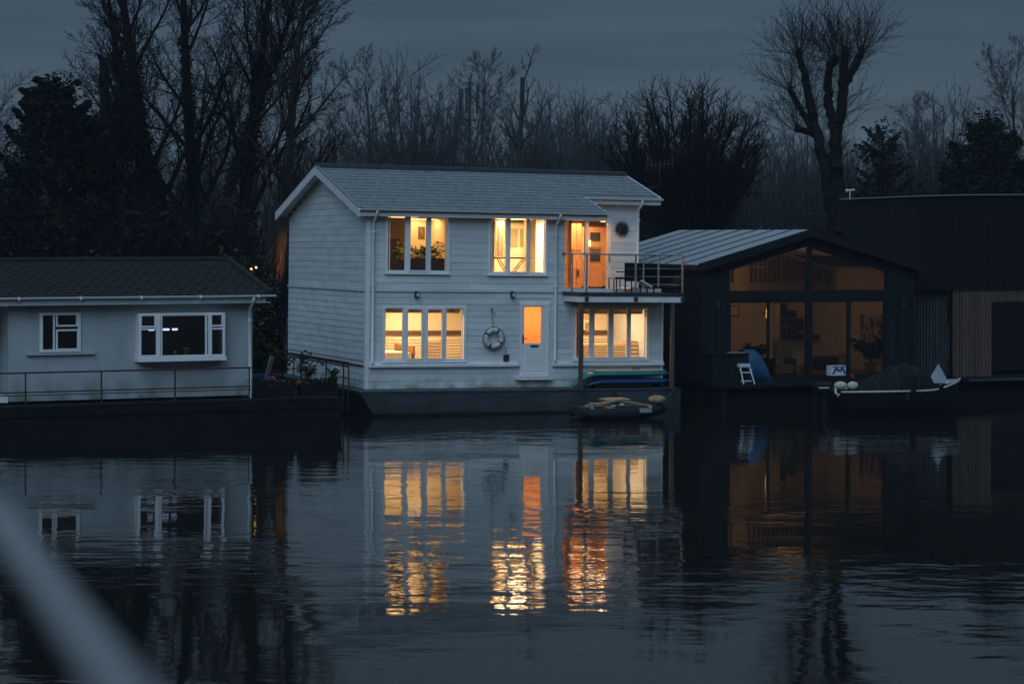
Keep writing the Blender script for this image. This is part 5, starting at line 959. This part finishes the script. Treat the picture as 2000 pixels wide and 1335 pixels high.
# --- evergreens
def evergreen(name, lab, px, Y, top, bot_w, seed, n, m='conifer', size=.17, peaks=5, z0=1.0, group=None, ragged=.5):
    rn = random.Random(seed); hgt = zof(top, Y) - z0; hw = bot_w / 2 * Y / FPX; pts = []; cl = []
    for i in range(150):
        t = rn.random() ** .8; rr = hw * (1 - t ** 2.2) ** .6 * rn.uniform(.55, 1.0); a = rn.uniform(0, 6.28); cl.append((rr * math.cos(a), rr * math.sin(a) * .7, hgt * (.04 + .9 * t), rn.uniform(.35, .9)))
    for i in range(peaks):
        a = -1 + 2 * (i + .5) / peaks; top_ = hgt * (1 - .55 * abs(a) ** 1.6) * rn.uniform(.9, 1.02)
        for k in range(10): cl.append((hw * .8 * a + rn.uniform(-.25, .25), rn.uniform(-1, 1), top_ - k * .32, .12 + .075 * k))
    for i in range(70):                                 # sprays standing out of the outline
        t = rn.uniform(.15, .95); a = rn.uniform(0, 6.28); rr = hw * (1 - t ** 2.2) ** .6; ln = rn.uniform(.4, 1.0)
        for k in range(5): cl.append(((rr * .85 + ln * k * .2) * math.cos(a), (rr * .85 + ln * k * .2) * math.sin(a) * .7, hgt * (.04 + .9 * t) + ln * k * .16, .20 - .03 * k))
    for i in range(n):
        c = cl[rn.randrange(len(cl))]; r_ = c[3] * (rn.random() ** .4); a = rn.uniform(0, 6.28); b = rn.uniform(-1, 1); q = math.sqrt(1 - b * b); pts.append((c[0] + r_ * q * math.cos(a), c[1] + r_ * q * math.sin(a), c[2] + r_ * b * .9))
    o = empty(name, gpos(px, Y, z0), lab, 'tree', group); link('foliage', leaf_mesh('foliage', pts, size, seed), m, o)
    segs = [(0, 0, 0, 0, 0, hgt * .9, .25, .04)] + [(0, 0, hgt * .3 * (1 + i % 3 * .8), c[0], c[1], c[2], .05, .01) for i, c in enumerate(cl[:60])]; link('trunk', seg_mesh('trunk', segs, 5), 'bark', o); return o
evergreen('evergreen_tree', 'broad black evergreen with a ragged top behind the bungalow roof', 105, 74, 138, 270, 5, 80000, size=.095, peaks=4)
evergreen('evergreen_tree', 'second dark evergreen, between the broad one and the ivy trees', 215, 77, 215, 190, 6, 48000, size=.095, peaks=3)
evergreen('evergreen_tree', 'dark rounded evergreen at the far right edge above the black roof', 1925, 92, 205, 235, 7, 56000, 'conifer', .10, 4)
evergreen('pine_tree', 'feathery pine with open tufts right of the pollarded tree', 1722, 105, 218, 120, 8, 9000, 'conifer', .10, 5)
# pollarded dead stem between evergreen and ivy trees
Y = 76; t = make_tree('stub', 12, zof(118, Y) - 1, .22, dict(nb=(7, 4, 3), st=(.68, .3, .3, .2), seg=(12, 4, 3, 3), ratio=(.11, .35, .4, .4), ang=(28, 40, 40), tip=(.75, .8, .4, .4), wob=(.025, .12, .15, .15)), None, 1); place_tree('pollard_stump', t, gpos(219, Y), 'knobbly cut stem standing up between evergreen and ivy trees')
# twigs at the left and right edges of the picture
t = make_tree('edge_tree', 33, 10, .16); place_tree('bare_tree', t, gpos(-62, 98), 'bare tree whose twigs just enter the left edge', sc=(zof(120, 98) - 1) / 10, bark='hazebark')
place_tree('bare_tree', t, gpos(1985, 110), 'bare tree with open twigs at the upper right edge', sc=(zof(140, 110) - 1) / 10.5, bark='hazebark')
# --- big rounded tree right of the house: limbs fanning out to a dome, twigs bursting from their outer halves
TW = dict(seg=(7, 4, 3), nb=(5, 2), st=(.2, .2, 0), wob=(.07, .08, .09), up=(.07, .05, .03), tip=(.35, .4, .5), ang=(28, 30, 30), ratio=(.42, .45), rr=(.6, .6), rmin=.0055, shape=lambda t: 1)
def fan_tree(name, seed, a, b, zc, zb, nst, ntw, ln, r0, rmin, depth=.8, seg=(5, 3, 2), nb=(4, 2)):
    q = random.Random(seed); big = [(0, 0, -.3, 0, 0, zb * .5, r0 * 2.2, r0 * 1.8), (0, 0, zb * .5, 0, 0, zb + .2, r0 * 1.8, r0 * 1.5)]; tw = [[] for _ in range(10)]; S = {**TW, 'rmin': rmin, 'seg': seg, 'nb': nb, 'up': (.05, .04, .02)}
    for i in range(nst):
        az = i * 2.39996 + q.uniform(-.3, .3); el = math.asin(min(.99, -.22 + 1.2 * (i + .5) / nst)); k = q.uniform(.92, 1.03)
        tip = Vector((a * math.cos(el) * math.cos(az) * k, a * depth * math.cos(el) * math.sin(az) * k, zc + b * math.sin(el) * k)); p0 = Vector((0, 0, zb * q.uniform(.55, 1.1))); c = p0.lerp(tip, .45) + Vector((tip.x * .12, tip.y * .12, -.10 * (tip - p0).length * math.cos(el))); n = 9; pts = []
        for j in range(n + 1): t = j / n; pts.append(p0 * (1 - t) ** 2 + c * 2 * t * (1 - t) + tip * t * t + Vector((q.gauss(0, .05), q.gauss(0, .05), q.gauss(0, .03))) * (a / 3.3) * min(1, t * 3))
        rr = r0 * q.uniform(.55, 1)
        for j in range(n): big.append((*pts[j], *pts[j + 1], rr * (1 - .8 * j / n) + rmin, rr * (1 - .8 * (j + 1) / n) + rmin))
        for j in range(3, n + 1):
            d0 = (pts[j] - pts[j - 1]).normalized()
            for _ in range(ntw): d = (d0 + Vector((q.gauss(0, .55), q.gauss(0, .55), q.gauss(.1, .45)))).normalized(); grow(tw, q, pts[j].lerp(pts[j - 1], q.random()), d, ln * q.uniform(.6, 1.15), rmin * 2.2, 0, S)
    return seg_mesh(name + '_trunk', big, 6), seg_mesh(name + '_crown', [x for l in tw for x in l], 3)
Y = 92; t = fan_tree('round_tree', 91, 3.15, zof(172, Y) - zof(318, Y), zof(318, Y) - 1, zof(430, Y) - 1, 56, 6, 1.0, .14, .009); place_tree('bare_tree', t, gpos(1340, Y), 'big round-headed bare tree of many limbs right of the house roof')
# --- pollarded tree
Y = 90; sc_ = Y / FPX; rn = random.Random(17); big = []; tips = []; tw = [[] for _ in range(10)]
def P3(px, py, y=0): p = at(px, py, Y); return Vector((p.x, y, p.z))
base = P3(1636, 470); arms = [([(1638, 520), (1639, 446), (1632, 330), (1634, 255), (1645, 191), (1651, 102)], .36, .17, 0), ([(1650, 165), (1660, 145), (1681, 102)], .19, .15, -.3), ([(1633, 262), (1626, 238), (1617, 191), (1620, 127), (1634, 118)], .23, .14, .4),
    ([(1634, 470), (1617, 382), (1600, 272), (1579, 195), (1569, 140), (1560, 106)], .27, .12, -.2), ([(1598, 268), (1569, 221), (1545, 174)], .17, .11, .3), ([(1602, 270), (1585, 257), (1560, 253)], .15, .12, .4)]
for pts, r0, r1, yo in arms:
    P_ = [P3(*p, yo * i / (len(pts) - 1)) for i, p in enumerate(pts)]; full = []
    for a, b in zip(P_, P_[1:]):
        for k in range(6): full.append(a.lerp(b, k / 6) + Vector((rn.gauss(0, .035), rn.gauss(0, .05), rn.gauss(0, .02))))
    full.append(P_[-1]); n = len(full)
    for i in range(n - 1): big.append((*full[i], *full[i + 1], (r0 + (r1 - r0) * i / n) * rn.uniform(.92, 1.12), (r0 + (r1 - r0) * (i + 1) / n)))
    big.append((*full[-1], *(full[-1] + Vector((0, 0, .25))), r1 * 1.35, r1 * .5))
    for i in range(int(n * .45), n): tips.append((full[i], .35 + 3.4 * (i / n) ** 5, i / n))
    tips += [(full[-1], 5, 1.0)]
for p, wgt, f in tips:
    for _ in range(int(2.6 * wgt + 1)):
        a = rn.uniform(0, 6.28); el = rn.uniform(-.1, 1.4); d = Vector((math.cos(a) * math.cos(el), math.sin(a) * math.cos(el), math.sin(el))); grow(tw, rn, p, d, rn.uniform(1.0, 2.1) * (.6 + .55 * f), .013, 0, TW)
ob = empty('pollarded_tree', (base.x, Y, 1.0), 'tall pollarded tree with thick cut arms and round twig heads', 'tree'); off = Vector((base.x, 0, 1.0))
sh_ = lambda L_: [(s[0] - off.x, s[1], s[2] - 1, s[3] - off.x, s[4], s[5] - 1, s[6], s[7]) for s in L_]
b0 = P3(1634, 520); big.append((b0.x, 0, 0.2, b0.x, 0, b0.z + .1, .5, .41)); link('trunk', seg_mesh('trunk', sh_(big), 8), 'bark', ob); link('crown', seg_mesh('crown', sh_([s for l in tw for s in l]), 3), 'bark', ob)
# --- cut tree above the roof ridge, antenna mast, hazy trees
Y = 104; t = make_tree('cut', 23, zof(150, Y) - 1, .19, dict(nb=(12, 7, 5, 3), st=(.30, .3, .2, .1, 0), ang=(46, 36, 34, 32), ratio=(.34, .45, .5, .6), tip=(.65, .3, .3, .4, .5), rmin=.008, wob=(.03, .07, .09, .1, .1), shape=lambda t: 1.2 - .8 * t))
place_tree('cut_topped_tree', t, gpos(988, Y), 'bare tree with a sawn-off top standing above the ridge', bark='hazebark')
def mast():
    Y = 250; p = gpos(916, Y, 1); r_ = empty('antenna_mast', p, 'hazy phone mast with panel antennas above the ridge', 'mast'); zt = zof(160, Y) - 1; zb = zof(238, Y) - 1; s = Y / FPX
    hp(MB().tube([(0, 0, 0), (0, 0, zt)], [.28, .2], 10), 'pole', 'darkmetal', r_)
    for k, x in enumerate((-16, -5, 8, 15)): hp(MB().box((x * s - .24, -.6 + .2 * (k % 2), zb + .5 + .4 * (k % 2)), (x * s + .24, -.4 + .2 * (k % 2), zt - .9 + .15 * k)), 'panel_antenna', 'zinc' if k == 2 else 'darkmetal', r_)
    hp(MB().lathe([(.3, 0), (.9, 0), (.9, .12), (.3, .12)], (0, 0, zb + .1), 12), 'platform', 'darkmetal', r_); hp(MB().tube([(.85 * math.cos(t), .85 * math.sin(t), zt - .2) for t in [i * math.pi / 10 for i in range(20)]], .04, 6, True), 'ring', 'darkmetal', r_)
    for i in range(6): t = i * math.pi / 3; hp(MB().tube([(.85 * math.cos(t), .85 * math.sin(t), zb + .15), (.85 * math.cos(t), .85 * math.sin(t), zt - .2)], .03, 5), 'strut', 'darkmetal', r_)
mast()
far = [make_tree('far_tree', 200 + i, 10, .15, dict(nb=(15, 9, 7, 4), ang=(36 + 6 * i, 34, 32, 30), ratio=(.46, .50, .55, .64), rmin=.0085, seg=(10, 7, 5, 3, 2))) for i in range(2)]
far += [fan_tree('far_tree', 310 + i, (2.5, 3.3, 2.1)[i], (3.2, 2.9, 3.6)[i], (5.9, 6.1, 5.6)[i], (2.6, 2.2, 3.2)[i], 26, 3, 1.15, .08, .0075, 1.0) for i in range(3)]
HAZY = [(800, 118, 122, 'hazy pale bare tree above the left half of the roof ridge'), (735, 108, 150, 'hazy bare tree between the gable tree and the pale tree'), (868, 140, 165, 'hazy bare tree just left of the phone mast'), (1045, 120, 170, 'hazy bare tree right of the sawn-off tree'),
        (1092, 132, 185, 'hazy bare tree above the middle of the ridge'), (1140, 150, 190, 'hazy bare tree before the gap in the treeline'), (1185, 128, 180, 'hazy bare tree overlapping the round-headed tree'), (1840, 125, 178, 'hazy bare tree left of the right-hand evergreen'), (1790, 140, 230, 'small hazy bare tree right of the pine'), (940, 150, 150, 'hazy bare tree rising behind the phone mast'), (600, 98, 250, 'low bare tree behind the white gable'), (490, 95, 200, 'bare tree behind the rightmost ivy stem'), (1520, 118, 235, 'hazy bare tree left of the pollarded tree'), (1575, 135, 225, 'hazy bare tree behind the pollarded trunk')]
for i, (px, Y, top, lab) in enumerate(HAZY):
    Y = Y * 1.45 if Y > 100 else Y; far_kind = (4, 0, 2, 3, 2, 4, 3, 4, 2, 1, 1, 0, 3, 2)[i]
    place_tree('hazy_tree', far[far_kind], gpos(px, Y, 1.2), lab, 'hazy bare trees behind the houseboats', i * 1.3, (zof(top, Y) - 1.2) / (10.2 if far_kind < 2 else 9.3), 'hazebark')
rn = random.Random(77)
for i in range(70):
    px = -60 + 2120 * (i + rn.random()) / 70; Y = rn.uniform(170, 290); top = 250 + rn.uniform(-35, 70)
    place_tree('woodland_tree', far[i % 5], gpos(px, Y, 2), 'faint bare tree in the misty wood on the horizon', 'faint woodland trees on the horizon', rn.uniform(0, 6), (zof(top, Y) - 2) / 10.2 * 1.0, 'hazebark')
# --- undergrowth: twiggy scrub and ivy nobody could count
def scrub(name, lab, x0, x1, Y0, Y1, ytop, n, m, seed, size=.12, edge=.5):
    g = np.random.default_rng(seed); pts = []; segs = []
    nb = max(8, int((x1 - x0) / 22)); bumps = [(g.uniform(x0, x1), g.uniform(Y0, Y1), g.uniform(.6, 1.0), g.uniform(14, 40)) for _ in range(nb * 2)]
    for _ in range(n):
        c = bumps[g.integers(len(bumps))]; px = c[0] + g.normal() * c[3]; Y = c[1] + g.normal() * .8
        if not x0 - 20 < px < x1 + 20: continue
        H_ = (zof(ytop, Y) - .8) * c[2] * max(.15, 1 - ((px - c[0]) / (c[3] * 2.6)) ** 2); z = .8 + H_ * g.random() ** .75; p = at(px, YH, Y); pts.append((p.x, Y, z))
    for _ in range(n // 7):
        c = bumps[g.integers(len(bumps))]; px = c[0] + g.normal() * c[3]; Y = c[1]; p = at(px, YH, Y); h = (zof(ytop, Y) - .8) * c[2] * g.uniform(.5, 1.12); dx, dy = g.normal() * .35, g.normal() * .3; segs.append((p.x, Y, .8, p.x + dx * .5, Y + dy, .8 + h * .6, .02, .014)); segs.append((p.x + dx * .5, Y + dy, .8 + h * .6, p.x + dx * 1.5, Y + dy * 1.4, .8 + h, .014, .006))
    o = tag(link(name, leaf_mesh(name, pts, size, seed), m), lab, None, None, 'stuff'); q = tag(link('stems', seg_mesh('stems', segs, 3), 'bark', o), None, None, None, 'stuff'); return o
scrub('undergrowth', 'black ivy and scrub behind the bungalow', -40, 505, 72, 78, 370, 30000, 'ivy', 1, .12)
scrub('undergrowth', 'dark hedge in the gap beside the white houseboat', 400, 528, 71.5, 73.5, 470, 8000, 'yellowleaf', 2, .08)
scrub('undergrowth', 'twiggy scrub under the trees above the ridge', 560, 1260, 96, 125, 285, 26000, 'hazebark', 3, .09)
scrub('undergrowth', 'misty scrub behind the black barn roof', 1180, 1700, 130, 190, 300, 20000, 'hazebark', 4, .13)
scrub('undergrowth', 'dark scrub behind the black box houseboat', 1640, 2040, 100, 112, 300, 16000, 'shrub', 5, .13)
# ================================================================== footbridge the viewer stands on: only its rail is in the picture
dirx, diry = (-380 - 1000) / FPX, 1.0; dn = Vector((dirx, diry, 0)).normalized(); hr = .31
tt = at(100, 1158, 1); k = hr / (CH - tt.z); p0 = Vector((tt.x * k, k, CH - hr))
br = empty('bridge_handrail', (0, 0, 0), 'out of focus grey handrail crossing the lower left corner', 'handrail'); a, b = p0 - dn * 3.4, p0 + dn * 6
hp(MB().tube([a + (b - a) * i / 12 for i in range(13)], .0205, 16), 'rail', 'railpaint', br, True)
for s in (-1.2, 5.6): q = p0 + dn * s; hp(MB().tube([(q.x, q.y, CH - 1.55), (q.x, q.y, q.z)], .025, 10), 'post', 'railpaint', br)
side = Vector((dn.y, -dn.x, 0)); c0, c1 = p0 - dn * 6, p0 + dn * 7
q = [c0 - side * .15, c0 + side * 1.6, p0 - dn * .9 + side * 1.6, p0 - dn * .9 - side * .15]
tag(MB().loft([[(v_.x, v_.y, CH - 1.75) for v_ in q], [(v_.x, v_.y, CH - 1.56) for v_ in q]]).build('bridge_deck', 'concrete'), 'concrete bridge deck under the viewer', None, None, 'structure')
q = [p0 - dn * .89 - side * .15, p0 - dn * .89 + side * .05, c1 + side * .05, c1 - side * .15]
# ================================================================== haze
hz = MB().box((-300, -40, -2.2), (300, 420, 42)).build('haze', None); hm = bpy.data.materials.new('haze'); hm.use_nodes = True; t = hm.node_tree; t.nodes.clear()
o_ = N(t, 'ShaderNodeOutputMaterial'); pv = N(t, 'ShaderNodeVolumePrincipled'); pv.inputs['Color'].default_value = (.72, .88, 1.0, 1); pv.inputs['Density'].default_value = .00032; pv.inputs['Anisotropy'].default_value = .1; t.links.new(pv.outputs[0], o_.inputs['Volume'])
hz.data.materials.append(hm); tag(hz, 'thin dusk haze between the trees', None, None, 'stuff')
